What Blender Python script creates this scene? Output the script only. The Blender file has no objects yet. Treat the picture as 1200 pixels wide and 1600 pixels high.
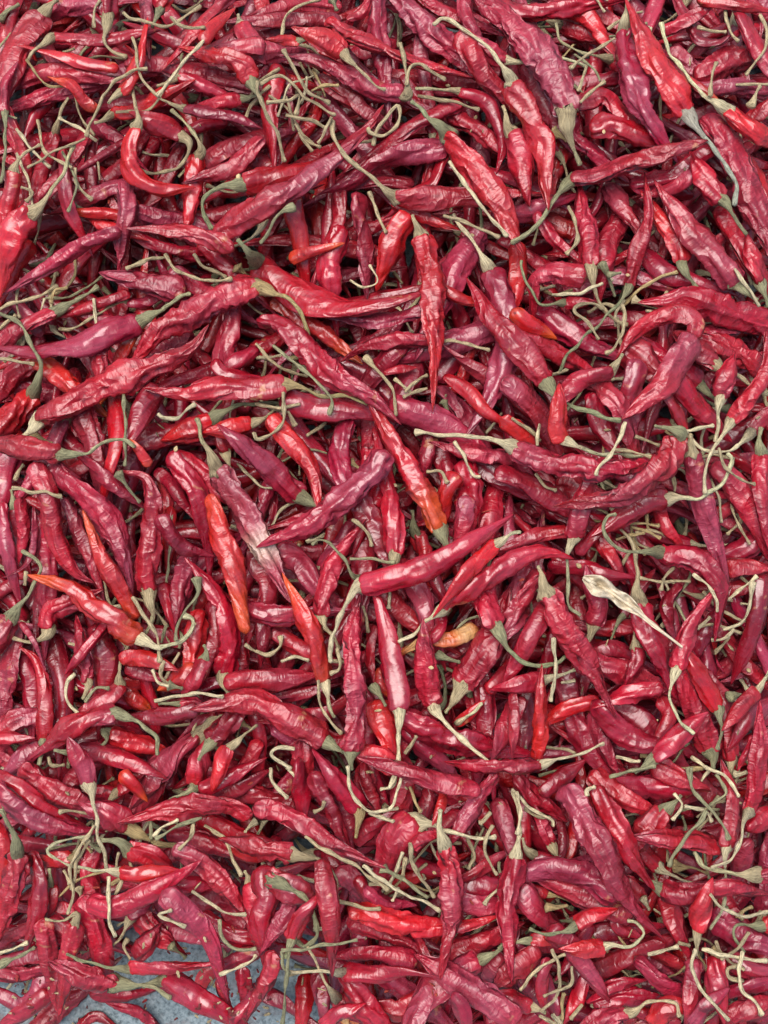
import bpy, math, random
import numpy as np
from mathutils import Matrix, Vector

# ------------------------------------------------------------------ camera, world, sun, exposure
scene = bpy.context.scene
COL = scene.collection
R = math.radians
rng = np.random.default_rng(7)
random.seed(7)

CAM_H = 0.66                       # metres above the blue ground
HALF = 0.24 / 0.62                 # tangent of half the vertical angle of view
TILT = R(5.0)
cam_d = bpy.data.cameras.new('camera')
cam = bpy.data.objects.new('camera', cam_d)
COL.objects.link(cam)
cam.location = (0.0, -CAM_H * math.tan(TILT), CAM_H)
cam.rotation_euler = (TILT, 0, 0)
cam_d.sensor_fit = 'VERTICAL'
cam_d.angle = 2 * math.atan(HALF)
cam_d.clip_start = 0.01
cam_d.clip_end = 100
scene.camera = cam

SUN_EL, SUN_AZ = 72.0, -35.0       # azimuth measured from +y (picture's top) towards +x
world = bpy.data.worlds.new('World')
scene.world = world
world.use_nodes = True
wn = world.node_tree
wn.nodes.clear()
out = wn.nodes.new('ShaderNodeOutputWorld')
bg = wn.nodes.new('ShaderNodeBackground')
sky = wn.nodes.new('ShaderNodeTexSky')
sky.sky_type = 'NISHITA'
sky.sun_disc = False
sky.sun_elevation = R(SUN_EL)
sky.sun_rotation = R(SUN_AZ)
sky.air_density = 1.0
sky.dust_density = 4.0
sky.ozone_density = 1.0
bg.inputs['Strength'].default_value = 0.068
wn.links.new(sky.outputs[0], bg.inputs[0])
wn.links.new(bg.outputs[0], out.inputs[0])

sun_d = bpy.data.lights.new('sun', 'SUN')
sun_d.energy = 1.5
sun_d.angle = R(50)
sun_d.color = (1.0, 0.965, 0.955)
sun = bpy.data.objects.new('sun', sun_d)
COL.objects.link(sun)
sun.rotation_euler = (R(90 - SUN_EL), 0, R(180 - SUN_AZ))

scene.view_settings.view_transform = 'Standard'
scene.view_settings.look = 'None'
scene.view_settings.exposure = 1.27
scene.view_settings.gamma = 1.0

# ------------------------------------------------------------------ materials
def new_mat(name):
    m = bpy.data.materials.new(name)
    m.use_nodes = True
    nt = m.node_tree
    nt.nodes.clear()
    o = nt.nodes.new('ShaderNodeOutputMaterial')
    b = nt.nodes.new('ShaderNodeBsdfPrincipled')
    nt.links.new(b.outputs[0], o.inputs[0])
    def nd(t, **kw):
        n = nt.nodes.new(t)
        for k, v in kw.items():
            if k in n.inputs.keys():
                n.inputs[k].default_value = v
            else:
                setattr(n, k, v)
        return n
    return m, nt, b, nd

def ramp(nd, stops):
    n = nd('ShaderNodeValToRGB')
    e = n.color_ramp.elements
    while len(e) < len(stops):
        e.new(0.5)
    for el, (p, c) in zip(e, stops):
        el.position = p
        el.color = c if len(c) == 4 else (*c, 1)
    return n

def pod_material():
    m, nt, b, nd = new_mat('chilli_skin')
    L = nt.links.new
    pig = nd('ShaderNodeAttribute', attribute_name='pig')
    pc = nd('ShaderNodeAttribute', attribute_name='pc')
    # pigment mottling: darker crimson blotches and a dull lilac bloom on the dry skin
    mp = nd('ShaderNodeMapping'); mp.inputs['Scale'].default_value = (0.10, 1.0, 1.0)
    L(pc.outputs['Vector'], mp.inputs[0])
    n1 = nd('ShaderNodeTexNoise', Scale=1.5, Detail=4.0, Roughness=0.6)
    L(mp.outputs[0], n1.inputs['Vector'])
    r1 = ramp(nd, [(0.30, (0.55, 0.50, 0.52)), (0.52, (1, 1, 1)), (0.72, (1.22, 1.3, 1.2))])
    L(n1.outputs[0], r1.inputs[0])
    mx = nd('ShaderNodeMix', data_type='RGBA', blend_type='MULTIPLY'); mx.inputs[0].default_value = 0.8
    L(pig.outputs['Color'], mx.inputs[6]); L(r1.outputs[0], mx.inputs[7])
    geo = nd('ShaderNodeTexCoord')
    n2 = nd('ShaderNodeTexNoise', Scale=110.0, Detail=5.0, Roughness=0.65)
    L(geo.outputs['Object'], n2.inputs['Vector'])
    r2 = ramp(nd, [(0.48, (0, 0, 0)), (0.75, (0.22, 0.22, 0.22))])
    L(n2.outputs[0], r2.inputs[0])
    mb = nd('ShaderNodeMix', data_type='RGBA'); mb.inputs[7].default_value = (0.34, 0.07, 0.12, 1)
    L(r2.outputs[0], mb.inputs[0]); L(mx.outputs[2], mb.inputs[6])
    # tiny dust specks
    n5 = nd('ShaderNodeTexNoise', Scale=900.0, Detail=2.0)
    L(geo.outputs['Object'], n5.inputs['Vector'])
    r5 = ramp(nd, [(0.69, (0, 0, 0)), (0.76, (0.35, 0.35, 0.35))])
    L(n5.outputs[0], r5.inputs[0])
    ms = nd('ShaderNodeMix', data_type='RGBA'); ms.inputs[7].default_value = (0.45, 0.30, 0.24, 1)
    L(r5.outputs[0], ms.inputs[0]); L(mb.outputs[2], ms.inputs[6])
    n6 = nd('ShaderNodeTexNoise', Scale=75.0, Detail=3.0, Roughness=0.7)
    L(geo.outputs['Object'], n6.inputs['Vector'])
    r6 = ramp(nd, [(0.665, (0, 0, 0)), (0.73, (0.75, 0.75, 0.75))])
    L(n6.outputs[0], r6.inputs[0])
    m6 = nd('ShaderNodeMix', data_type='RGBA'); m6.inputs[7].default_value = (0.46, 0.20, 0.10, 1)
    L(r6.outputs[0], m6.inputs[0]); L(ms.outputs[2], m6.inputs[6])
    r7 = ramp(nd, [(0.27, (0.8, 0.8, 0.8)), (0.33, (0, 0, 0))])
    L(n6.outputs[0], r7.inputs[0])
    m7 = nd('ShaderNodeMix', data_type='RGBA'); m7.inputs[7].default_value = (0.06, 0.008, 0.010, 1)
    L(r7.outputs[0], m7.inputs[0]); L(m6.outputs[2], m7.inputs[6])
    L(m7.outputs[2], b.inputs['Base Color'])
    rr = nd('ShaderNodeMapRange'); rr.inputs['To Min'].default_value = -0.10; rr.inputs['To Max'].default_value = 0.14
    L(n2.outputs[0], rr.inputs[0])
    ra = nd('ShaderNodeMapRange'); ra.inputs['From Min'].default_value = 0.2; ra.inputs['To Min'].default_value = 0.24; ra.inputs['To Max'].default_value = 0.44
    L(pig.outputs['Alpha'], ra.inputs[0])
    rs_ = nd('ShaderNodeMath', operation='ADD')
    L(rr.outputs[0], rs_.inputs[0]); L(ra.outputs[0], rs_.inputs[1]); L(rs_.outputs[0], b.inputs['Roughness'])
    b.inputs['IOR'].default_value = 1.7
    # fine wrinkles that follow the pod
    m3 = nd('ShaderNodeMapping'); m3.inputs['Scale'].default_value = (0.30, 0.9, 1.0)
    L(pc.outputs['Vector'], m3.inputs[0])
    n3 = nd('ShaderNodeTexNoise', Scale=0.27, Detail=0.3, Roughness=0.4, Distortion=0.5)
    L(m3.outputs[0], n3.inputs['Vector'])
    m4 = nd('ShaderNodeMapping'); m4.inputs['Scale'].default_value = (0.55, 0.7, 0.7)
    L(pc.outputs['Vector'], m4.inputs[0])
    n4 = nd('ShaderNodeTexNoise', Scale=0.55, Detail=1.0, Roughness=0.45, Distortion=0.4)
    L(m4.outputs[0], n4.inputs['Vector'])
    def ridge(n):                                   # sharp creases between smooth facets
        s1 = nd('ShaderNodeMath', operation='SUBTRACT'); s1.inputs[1].default_value = 0.5
        s2 = nd('ShaderNodeMath', operation='ABSOLUTE')
        L(n.outputs[0], s1.inputs[0]); L(s1.outputs[0], s2.inputs[0])
        return s2
    k3, k4 = ridge(n3), ridge(n4)
    ad = nd('ShaderNodeMath', operation='MULTIPLY_ADD'); ad.inputs[1].default_value = 0.24
    L(k4.outputs[0], ad.inputs[0]); L(k3.outputs[0], ad.inputs[2])
    m8 = nd('ShaderNodeMapping'); m8.inputs['Scale'].default_value = (0.75, 0.28, 0.28)
    L(pc.outputs['Vector'], m8.inputs[0])
    n8 = nd('ShaderNodeTexNoise', Scale=1.0, Detail=2.0, Roughness=0.5, Distortion=0.7)
    L(m8.outputs[0], n8.inputs['Vector'])
    a8 = nd('ShaderNodeMath', operation='MULTIPLY_ADD'); a8.inputs[1].default_value = 0.06
    L(n8.outputs[0], a8.inputs[0]); L(ad.outputs[0], a8.inputs[2])
    ad = a8
    bp = nd('ShaderNodeBump', Distance=0.0058)
    L(pig.outputs['Alpha'], bp.inputs['Strength'])
    L(ad.outputs[0], bp.inputs['Height']); L(bp.outputs[0], b.inputs['Normal'])
    return m

def stalk_material():
    m, nt, b, nd = new_mat('dry_stalk')
    L = nt.links.new
    pig = nd('ShaderNodeAttribute', attribute_name='pig')
    pc = nd('ShaderNodeAttribute', attribute_name='pc')
    mp = nd('ShaderNodeMapping'); mp.inputs['Scale'].default_value = (0.16, 1.6, 1.0)
    L(pc.outputs['Vector'], mp.inputs[0])
    n1 = nd('ShaderNodeTexNoise', Scale=2.2, Detail=5.0, Roughness=0.7)
    L(mp.outputs[0], n1.inputs['Vector'])
    r1 = ramp(nd, [(0.35, (0.25, 0.21, 0.17)), (0.44, (0.78, 0.77, 0.73)), (0.54, (1.0, 1.0, 1.0)), (0.64, (1.40, 1.38, 1.3))])
    L(n1.outputs[0], r1.inputs[0])
    mx = nd('ShaderNodeMix', data_type='RGBA', blend_type='MULTIPLY'); mx.inputs[0].default_value = 0.9
    L(pig.outputs['Color'], mx.inputs[6]); L(r1.outputs[0], mx.inputs[7])
    L(mx.outputs[2], b.inputs['Base Color'])
    b.inputs['Roughness'].default_value = 0.62
    bp = nd('ShaderNodeBump', Strength=0.9, Distance=0.0012)
    L(n1.outputs[0], bp.inputs['Height']); L(bp.outputs[0], b.inputs['Normal'])
    return m

def leaf_material():
    m, nt, b, nd = new_mat('dry_leaf')
    L = nt.links.new
    pig = nd('ShaderNodeAttribute', attribute_name='pig')
    tc = nd('ShaderNodeTexCoord')
    n1 = nd('ShaderNodeTexNoise', Scale=260.0, Detail=4.0, Roughness=0.6)
    L(tc.outputs['Object'], n1.inputs['Vector'])
    r1 = ramp(nd, [(0.33, (0.62, 0.56, 0.48)), (0.5, (1, 1, 1)), (0.68, (1.12, 1.1, 1.05))])
    L(n1.outputs[0], r1.inputs[0])
    mx = nd('ShaderNodeMix', data_type='RGBA', blend_type='MULTIPLY'); mx.inputs[0].default_value = 1.0
    L(pig.outputs['Color'], mx.inputs[6]); L(r1.outputs[0], mx.inputs[7])
    L(mx.outputs[2], b.inputs['Base Color'])
    b.inputs['Roughness'].default_value = 0.7
    bp = nd('ShaderNodeBump', Strength=0.7, Distance=0.0009)
    L(n1.outputs[0], bp.inputs['Height']); L(bp.outputs[0], b.inputs['Normal'])
    return m

def ground_material():
    m, nt, b, nd = new_mat('blue_grey_ground')
    L = nt.links.new
    tc = nd('ShaderNodeTexCoord')
    n1 = nd('ShaderNodeTexNoise', Scale=420.0, Detail=4.0, Roughness=0.7)
    n2 = nd('ShaderNodeTexNoise', Scale=24.0, Detail=4.0, Roughness=0.6)
    L(tc.outputs['Object'], n1.inputs['Vector']); L(tc.outputs['Object'], n2.inputs['Vector'])
    r1 = ramp(nd, [(0.34, (0.05, 0.07, 0.08)), (0.47, (0.165, 0.225, 0.245)), (0.62, (0.27, 0.335, 0.35))])
    L(n1.outputs[0], r1.inputs[0])
    r2 = ramp(nd, [(0.35, (0.72, 0.74, 0.76)), (0.65, (1.1, 1.08, 1.05))])
    L(n2.outputs[0], r2.inputs[0])
    mx = nd('ShaderNodeMix', data_type='RGBA', blend_type='MULTIPLY'); mx.inputs[0].default_value = 1.0
    L(r1.outputs[0], mx.inputs[6]); L(r2.outputs[0], mx.inputs[7])
    n9 = nd('ShaderNodeTexNoise', Scale=55.0, Detail=6.0, Roughness=0.75)
    L(tc.outputs['Object'], n9.inputs['Vector'])
    r9 = ramp(nd, [(0.50, (0, 0, 0)), (0.70, (0.7, 0.7, 0.7))])
    L(n9.outputs[0], r9.inputs[0])
    md = nd('ShaderNodeMix', data_type='RGBA'); md.inputs[7].default_value = (0.13, 0.075, 0.07, 1)      # red dust and grime
    L(r9.outputs[0], md.inputs[0]); L(mx.outputs[2], md.inputs[6])
    L(md.outputs[2], b.inputs['Base Color'])
    b.inputs['Roughness'].default_value = 0.7
    bp = nd('ShaderNodeBump', Strength=0.5, Distance=0.0006)
    L(n1.outputs[0], bp.inputs['Height']); L(bp.outputs[0], b.inputs['Normal'])
    return m

POD, STALK, GROUND, LEAF = pod_material(), stalk_material(), ground_material(), leaf_material()

# ------------------------------------------------------------------ picture <-> place
CY, CZ = cam.location.y, cam.location.z
ct, st_ = math.cos(TILT), math.sin(TILT)

def to_place(px, py, z):
    """points of the photograph at heights z (metres) as places on the heap"""
    u = (np.asarray(px, float) - 600) / 800 * HALF
    v = (800 - np.asarray(py, float)) / 800 * HALF
    dy = v * ct + st_
    dz = v * st_ - ct
    t = (np.asarray(z, float) - CZ) / dz
    return np.stack([u * t, CY + dy * t, np.asarray(z, float) + 0 * t], -1), t

def mpp(z):
    return (CZ - z) / 800 * HALF        # metres per photo pixel at height z

# ------------------------------------------------------------------ curves and tubes
def smooth(p, step):
    p = np.array(p, float)
    if len(p) == 2:
        d = p[1] - p[0]
        mid = (p[0] + p[1]) / 2 + np.array([-d[1], d[0]]) * rng.uniform(-0.03, 0.03)
        p = np.array([p[0], mid, p[1]])
    q = np.vstack([2 * p[0] - p[1], p, 2 * p[-1] - p[-2]])
    t = np.linspace(0, 1, 14, endpoint=False)[:, None]
    o = [.5 * (2 * b + (c - a) * t + (2 * a - 5 * b + 4 * c - d) * t * t + (3 * b - a - 3 * c + d) * t ** 3)
         for a, b, c, d in zip(q[:-3], q[1:-2], q[2:-1], q[3:])]
    o = np.vstack(o + [p[-1:]])
    s = np.r_[0, np.cumsum(np.hypot(*np.diff(o, axis=0).T))]
    n = max(5, int(round(s[-1] / step)) + 1)
    k = np.linspace(0, s[-1], n)
    return np.stack([np.interp(k, s, o[:, 0]), np.interp(k, s, o[:, 1])], 1)

def relax(z, it=3):
    for _ in range(it):
        z = np.r_[z[0], (z[:-2] + 2 * z[1:-1] + z[2:]) / 4, z[-1]]
    return z

# height map of the heap over the photograph (one cell = 5 photo pixels)
CELL, MARG = 5, 230
GW, GH = (1200 + 2 * MARG) // CELL, (1600 + 2 * MARG) // CELL
H = np.zeros((GH, GW))
_disc = {}
def disc(r):
    if r not in _disc:
        y, x = np.mgrid[-r:r + 1, -r:r + 1]
        _disc[r] = np.hypot(x, y)
    return _disc[r]

def window(x, y, r):
    cx, cy = int((x + MARG) / CELL), int((y + MARG) / CELL)
    x0, x1, y0, y1 = cx - r, cx + r + 1, cy - r, cy + r + 1
    if x0 < 0 or y0 < 0 or x1 > GW or y1 > GH:
        return None
    return slice(y0, y1), slice(x0, x1)

def support(pts, rpx):
    h = np.zeros(len(pts))
    for i, (p, r) in enumerate(zip(pts, rpx)):
        k = max(1, int(round(r * 0.6 / CELL)))
        w = window(p[0], p[1], k)
        if w is not None:
            h[i] = H[w].max()
    return h

def stamp(pts, rpx, ztop, rz):
    for p, r, z, q in zip(pts, rpx, ztop, rz):
        k = max(1, int(math.ceil(r / CELL)))
        w = window(p[0], p[1], k)
        if w is None:
            continue
        d = disc(k) * CELL / max(r, CELL)
        H[w] = np.maximum(H[w], np.where(d < 1, z - q + q * np.sqrt(np.clip(1 - d * d, 0, 1)), 0))

def drape(need, s):
    """what a stiff dry pod does over bumps: the upper hull of the heights it must clear"""
    hull = []
    for i in range(len(need)):
        while len(hull) > 1:
            a, b = hull[-2], hull[-1]
            if (need[b] - need[a]) * (s[i] - s[a]) <= (need[i] - need[a]) * (s[b] - s[a]):
                hull.pop()
            else:
                break
        hull.append(i)
    z = np.interp(s, s[hull], need[hull])
    lim = 0.42 * 0.0003                             # a pod leans, it does not stand on end
    for i in range(1, len(z)):
        z[i] = max(z[i], z[i - 1] - lim * (s[i] - s[i - 1]))
    for i in range(len(z) - 2, -1, -1):
        z[i] = max(z[i], z[i + 1] - lim * (s[i + 1] - s[i]))
    return relax(z, 6)

def kink(q):
    """the small bends and knees of a dried stalk"""
    n = len(q); a = np.arange(n) * 3.2
    w = np.zeros((n, 2))
    for _ in range(4):
        w += np.sin(a[:, None] * rng.uniform(.03, .16) + rng.uniform(0, 6.28, 2)[None]) * rng.uniform(.2, .9)
    return q + (w - w[0]) * np.clip(a / 30, 0, 1)[:, None]

def fourier(s, th, n, kr, ns):
    f = np.zeros((len(s), len(th)))
    for _ in range(n):
        k = rng.uniform(*kr) * rng.choice([-1, 1]); m = rng.choice(ns)
        f += np.sin(k * s[:, None] + m * th[None, :] + rng.uniform(0, 6.28))
    return f / math.sqrt(n / 2)

PAL = dict(r=(0.335, 0.0050, 0.0160), b=(0.42, 0.007, 0.0110), o=(0.41, 0.010, 0.010), m=(0.22, 0.0042, 0.0135),
           O=(0.38, 0.008, 0.011), Q=(0.41, 0.010, 0.009), p=(0.30, 0.0085, 0.0245), y=(0.55, 0.12, 0.018), d=(0.30, 0.035, 0.040))
STEM = dict(t=(0.44, 0.355, 0.20), l=(0.61, 0.525, 0.32), g=(0.28, 0.27, 0.145), y=(0.42, 0.31, 0.14), w=(0.36, 0.34, 0.27))

def tube(c3, rad, rz, nth, pigment, disp=None, seed=0.0, close=(True, True), roll=None):
    """vertices, faces, pigment and pod coordinates of a swept tube; c3 centreline, rad sideways and rz vertical radius"""
    n = len(c3)
    T = np.gradient(c3, axis=0)
    T /= np.linalg.norm(T, axis=1)[:, None] + 1e-9
    B = np.cross(T, np.array([0, 0, 1.0]))
    bl = np.linalg.norm(B, axis=1)
    bad = bl < 1e-3
    B[bad] = (1, 0, 0); bl[bad] = 1
    B /= bl[:, None]
    N = np.cross(B, T)
    if roll is not None:
        cr_, sr_ = np.cos(roll)[:, None], np.sin(roll)[:, None]
        B, N = B * cr_ + N * sr_, N * cr_ - B * sr_
    th = np.linspace(0, 2 * math.pi, nth, endpoint=False)
    k = np.ones((n, nth)) if disp is None else 1 + disp
    V = c3[:, None, :] + (np.cos(th)[None, :] * rad[:, None] * k)[..., None] * B[:, None, :] \
        + ((np.sin(th) if roll is None else np.sign(np.sin(th)) * np.abs(np.sin(th)) ** 1.45)[None, :] * rz[:, None] * k)[..., None] * N[:, None, :]
    s = np.r_[0, np.cumsum(np.linalg.norm(np.diff(c3, axis=0), axis=1))] * 1000
    rr = max(float(rad.max()) * 1000, 0.5)
    pc = np.stack([np.repeat(s[:, None], nth, 1), np.repeat(np.cos(th)[None] * rr * .45, n, 0) + seed, np.repeat(np.sin(th)[None] * rr * .45, n, 0) + seed * 1.7], -1)
    i = np.arange(n - 1)[:, None] * nth; j = np.arange(nth)[None]; j2 = (j + 1) % nth
    F = np.stack([i + j, i + j2, i + nth + j2, i + nth + j], -1).reshape(-1, 4)
    V = V.reshape(-1, 3); pc = pc.reshape(-1, 3)
    pg = np.repeat(pigment, nth, 0) if len(pigment) == n else np.repeat(np.array([pigment[0]]), n * nth, 0)
    tri = []
    base = len(V)
    for end, on in ((0, close[0]), (1, close[1])):
        if not on:
            continue
        r0 = 0 if end == 0 else (n - 1) * nth
        tipc = V[r0:r0 + nth].mean(0) + T[0 if end == 0 else -1] * (-0.4 if end == 0 else 0.6) * rad[0 if end == 0 else -1]
        V = np.vstack([V, tipc]); pc = np.vstack([pc, pc[r0]]); pg = np.vstack([pg, pg[r0]])
        a = r0 + np.arange(nth); c = r0 + (np.arange(nth) + 1) % nth
        t = np.stack([np.full(nth, len(V) - 1), c, a], 1) if end == 0 else np.stack([a, c, np.full(nth, len(V) - 1)], 1)
        tri.append(t)
    return V, F, (np.vstack(tri) if tri else np.zeros((0, 3), int)), pg, pc

class Heap:
    def __init__(self): self.p = []; self.n = 0
    def add(self, t, m):
        V, F, T, pg, pc = t
        self.p.append((V, F + self.n, T + self.n, pg, pc, m)); self.n += len(V)

def mesh_of(name, parts, mats):
    V = np.vstack([p[0] for p in parts]); pg = np.vstack([p[3] if p[3].shape[1] == 4 else np.c_[p[3], np.ones(len(p[3]))] for p in parts]); pc = np.vstack([p[4] for p in parts])
    F = np.vstack([p[1] for p in parts]); T = np.vstack([p[2] for p in parts])
    mi = np.r_[np.concatenate([np.full(len(p[1]), p[5]) for p in parts]), np.concatenate([np.full(len(p[2]), p[5]) for p in parts])]
    me = bpy.data.meshes.new(name)
    me.vertices.add(len(V)); me.vertices.foreach_set('co', V.astype(np.float32).ravel())
    nl = len(F) * 4 + len(T) * 3
    me.loops.add(nl); me.loops.foreach_set('vertex_index', np.r_[F.ravel(), T.ravel()].astype(np.int32))
    me.polygons.add(len(F) + len(T))
    me.polygons.foreach_set('loop_start', np.r_[np.arange(len(F)) * 4, len(F) * 4 + np.arange(len(T)) * 3].astype(np.int32))
    for m in mats: me.materials.append(m)
    me.polygons.foreach_set('material_index', mi.astype(np.int32))
    me.polygons.foreach_set('use_smooth', np.ones(len(F) + len(T), bool))
    a = me.attributes.new('pig', 'FLOAT_COLOR', 'POINT')
    a.data.foreach_set('color', pg.astype(np.float32).ravel())
    a = me.attributes.new('pc', 'FLOAT_VECTOR', 'POINT')
    a.data.foreach_set('vector', pc.astype(np.float32).ravel())
    me.update(calc_edges=True)
    return me

def link(name, me, parent=None, loc=None):
    o = bpy.data.objects.new(name, me)
    COL.objects.link(o)
    if parent is not None: o.parent = parent
    if loc is not None: o.location = loc
    return o

# ------------------------------------------------------------------ one chilli
def profile(t, blunt):
    sh = np.where(t < 0.07, 0.60 + 0.40 * np.sqrt(np.clip(1 - (1 - t / 0.07) ** 2, 0, 1)), 1.0)
    u = np.clip((t - 0.40) / 0.60, 0, 1)
    tp = 1 - (0.30 if blunt else 0.90) * u ** 1.6
    tp = tp * np.where(t > 0.95, np.sqrt(np.clip(1 - ((t - 0.95) / 0.05) ** 2 * 0.9, 0.02, 1)), 1)
    return sh * tp

def pigment(code, t, ln):
    base = np.array(PAL[code]) * rng.uniform(0.84, 1.14)
    base = base * np.array([1, rng.uniform(.8, 1.3), rng.uniform(.75, 1.35)])
    c = np.repeat(base[None], len(t), 0)
    w = 0.5 + 0.5 * np.sin(t * rng.uniform(4, 9) + rng.uniform(0, 6.28))
    c = c * (0.82 + 0.30 * w[:, None])
    if code in 'ro' and rng.random() < 0.25 or code == 'p':       # a lilac stretch of old skin
        w = np.clip(np.sin(t * rng.uniform(3, 7) + rng.uniform(0, 6.28)), 0, 1)[:, None] * (0.42 if code == 'p' else 0.25)
        c = c * (1 - w) + np.array([0.30, 0.050, 0.088]) * w
    if code == 'b':
        w = np.clip(np.sin(t * rng.uniform(3, 6) + rng.uniform(0, 6.28)), 0, 1)[:, None] * 0.4
        c = c * (1 - w) + np.array([0.50, 0.024, 0.018]) * w
    if code in 'oOQ':
        w = np.clip(((1 - t if code == 'O' else t) - 0.62) / 0.25, 0, 1)[:, None]
        w2 = np.clip(np.sin(t * 9 + 1.0) * 1.2 - .3, 0, 1)[:, None] * (.1 if code == 'O' else .45)
        w = np.maximum(w * (.62 if code == 'O' else .64), w2 * .6)
        c = c * (1 - w) + np.array([0.66, 0.105, 0.016]) * w
    if code == 'y':
        w = np.clip(np.sin(t * 11), 0, 1)[:, None]
        c = c * (1 - w) + np.array([0.58, 0.33, 0.13]) * w
    if code == 'd':
        w = np.clip(1 - np.abs(t - 0.60) / 0.16, 0, 1)[:, None] * .85
        c = c * (1 - w) + np.array([0.46, 0.36, 0.27]) * w
    return c

def place(px, code, wpx, cap, stem, fine, low=False):
    """Settle one chilli on the heap; returns its tubes as (pod, calyx or None, stem or None) and its base point."""
    step = 4.2 if fine else 9.0
    if fine:                                        # the part of a pod that lies hidden under its neighbours
        q = np.array(px, float)
        ln0 = np.hypot(*np.diff(q, axis=0).T).sum()
        if ln0 < wpx * 6:
            e = q[-1] - q[-2]; e /= np.hypot(*e) + 1e-6
            q = np.vstack([q[:-1], q[-1] + e * 0.02, q[-1] + e * min(wpx * 6 - ln0, wpx * 2.4) * (1.0 if low else 0.35)])
        if low and cap == 'x':
            e = q[0] - q[1]; e /= np.hypot(*e) + 1e-6
            q = np.vstack([q[0] + e * wpx * 0.7, q])
        px = q
    c = smooth(px, step)
    n = len(c)
    t = np.linspace(0, 1, n)
    s = np.r_[0, np.cumsum(np.hypot(*np.diff(c, axis=0).T))]
    ln = s[-1]
    rp = wpx * 0.53 * profile(t, code == 'Q')
    flat = rng.uniform(0.46, 0.76)
    roll = rng.normal(0, 0.30) + (t - .5) * rng.normal(0, 1.1) + 0.22 * np.sin(t * rng.uniform(4, 10) + rng.uniform(0, 6.28))
    m0 = mpp(0.03)
    rz = rp * m0 * flat
    z = drape(support(c, rp) + rz * 0.45 + 0.0004, s)
    stamp(c, rp, z + rz, rz)
    c3, dep = to_place(c[:, 0], c[:, 1], z)
    rad = rp * mpp(z); rzz = rad * flat
    nth = (22 if wpx > 32 else 18) if fine else 9
    th = np.linspace(0, 2 * math.pi, nth, endpoint=False)
    smm = s * m0 * 1000
    f1 = fourier(smm, th, 6, (0.5, 1.5), [0, 1, 1, 2])
    f2 = fourier(smm, th, 5, (0.01, 0.16), [1, 2, 2, 3, 4])
    f3 = fourier(smm, th, 4, (0.06, 0.32), [0, 1, 2])
    wr = rng.uniform(0.4, 0.9) if rng.random() < .4 else rng.uniform(0.9, 1.8)
    d = -0.06 * wr * np.clip(1 - np.abs(f1) * 1.2, 0, 1) - (0.33 + 0.25 * np.clip(1 - t / .15, 0, 1))[:, None] * wr * np.clip(1 - np.abs(f2) * 1.15, 0, 1) ** 1.4 + 0.02 * wr * f1 + 0.075 * f3
    d *= np.clip(np.minimum(t / 0.05, (1 - t) / 0.06), 0.25, 1)[:, None]
    d -= d.max() * 0.35
    rough = rng.choice([rng.uniform(.22, .5), rng.uniform(.6, 1.0)], p=[.3, .7]) * (0.75 if code in 'bomOQ' else 1)       # how crinkled the skin is
    pod = tube(c3, rad, rzz, nth, np.c_[pigment(code, t, ln), np.full(n, rough)], d, rng.uniform(0, 60), (True, True), roll)
    cal = stk = None
    if cap != 'x':
        sc = np.array(STEM[cap]) * rng.uniform(0.85, 1.12)
        if not stem:
            d0 = c[0] - c[min(4, n - 1)]; d0 /= np.hypot(*d0) + 1e-6
            stem = [tuple(c[0] + d0 * wpx * 0.5)]
        d0 = c[0] - c[min(3, n - 1)]; d0 /= np.hypot(*d0) + 1e-6
        inner = c[0] - d0 * wpx * 0.12
        pts = [inner] + [tuple(q) for q in stem]
        if len(stem) == 1:
            e = np.array(stem[0]) - inner; e /= np.hypot(*e) + 1e-6
            pts.append(tuple(np.array(stem[0]) + e * wpx * 0.55))
        q = smooth(pts, 3.2 if fine else 8.0)
        q = kink(q)
        sq = np.r_[0, np.cumsum(np.hypot(*np.diff(q, axis=0).T))]
        lc = min(wpx * rng.uniform(0.80, 1.05), sq[-1] * 0.8)
        rs = min(max(wpx * 0.078, 2.4), 3.3) * rng.uniform(0.85, 1.12)
        u = np.clip(sq / lc, 0, 1)
        r0 = wpx * rng.uniform(0.265, 0.32)
        rr = np.where(u < 1, rs + (r0 - rs) * np.where(u < .14, 1, (1 - (u - .14) / .86)) ** 1.25, rs)
        far = np.clip((sq - lc) / max(sq[-1] - lc, 1), 0, 1)
        rr = rr * (1 + 0.10 * np.sin(sq * 0.21 + rng.uniform(0, 6))) * (1 + 0.30 * np.clip((far - .88) / .12, 0, 1))
        rzq = rr * m0 * np.where(u < 1, 0.85, 1.0)
        need = support(q, rr * 0.8) + rzq * 0.6
        k0 = int(np.searchsorted(sq, wpx * 0.35))
        need[:max(k0, 1)] = z[0]
        zq = drape(need, sq)
        zq = np.where(sq < wpx * 0.3, z[0], zq)
        zq = relax(zq, 10)
        stamp(q, np.maximum(rr, 3), zq + rzq, rzq)
        q3, _ = to_place(q[:, 0], q[:, 1], zq)
        rm = rr * mpp(zq)
        kc = int(np.searchsorted(sq, lc)) + 1
        kc = min(max(kc, 3), len(q) - 2)
        pgc = np.repeat(sc[None], kc + 1, 0) * (0.75 + 0.35 * u[:kc + 1, None])
        thc = np.linspace(0, 2 * math.pi, 14 if fine else 7, endpoint=False)
        dc = 0.09 * np.cos(5 * thc + rng.uniform(0, 6))[None] * (1 - u[:kc + 1, None]) + 0.05 * fourier(sq[:kc + 1] * .3, thc, 3, (.2, .8), [2, 3, 4])
        rzc = rm[:kc + 1] * 0.85
        cal = tube(q3[:kc + 1], rm[:kc + 1], rzc, len(thc), pgc, dc, rng.uniform(0, 60), (True, False))
        nt_ = len(thc)                              # lobed papery rim over the pod's shoulder
        ax = q3[0] - q3[2]; ax /= np.linalg.norm(ax) + 1e-9
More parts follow.
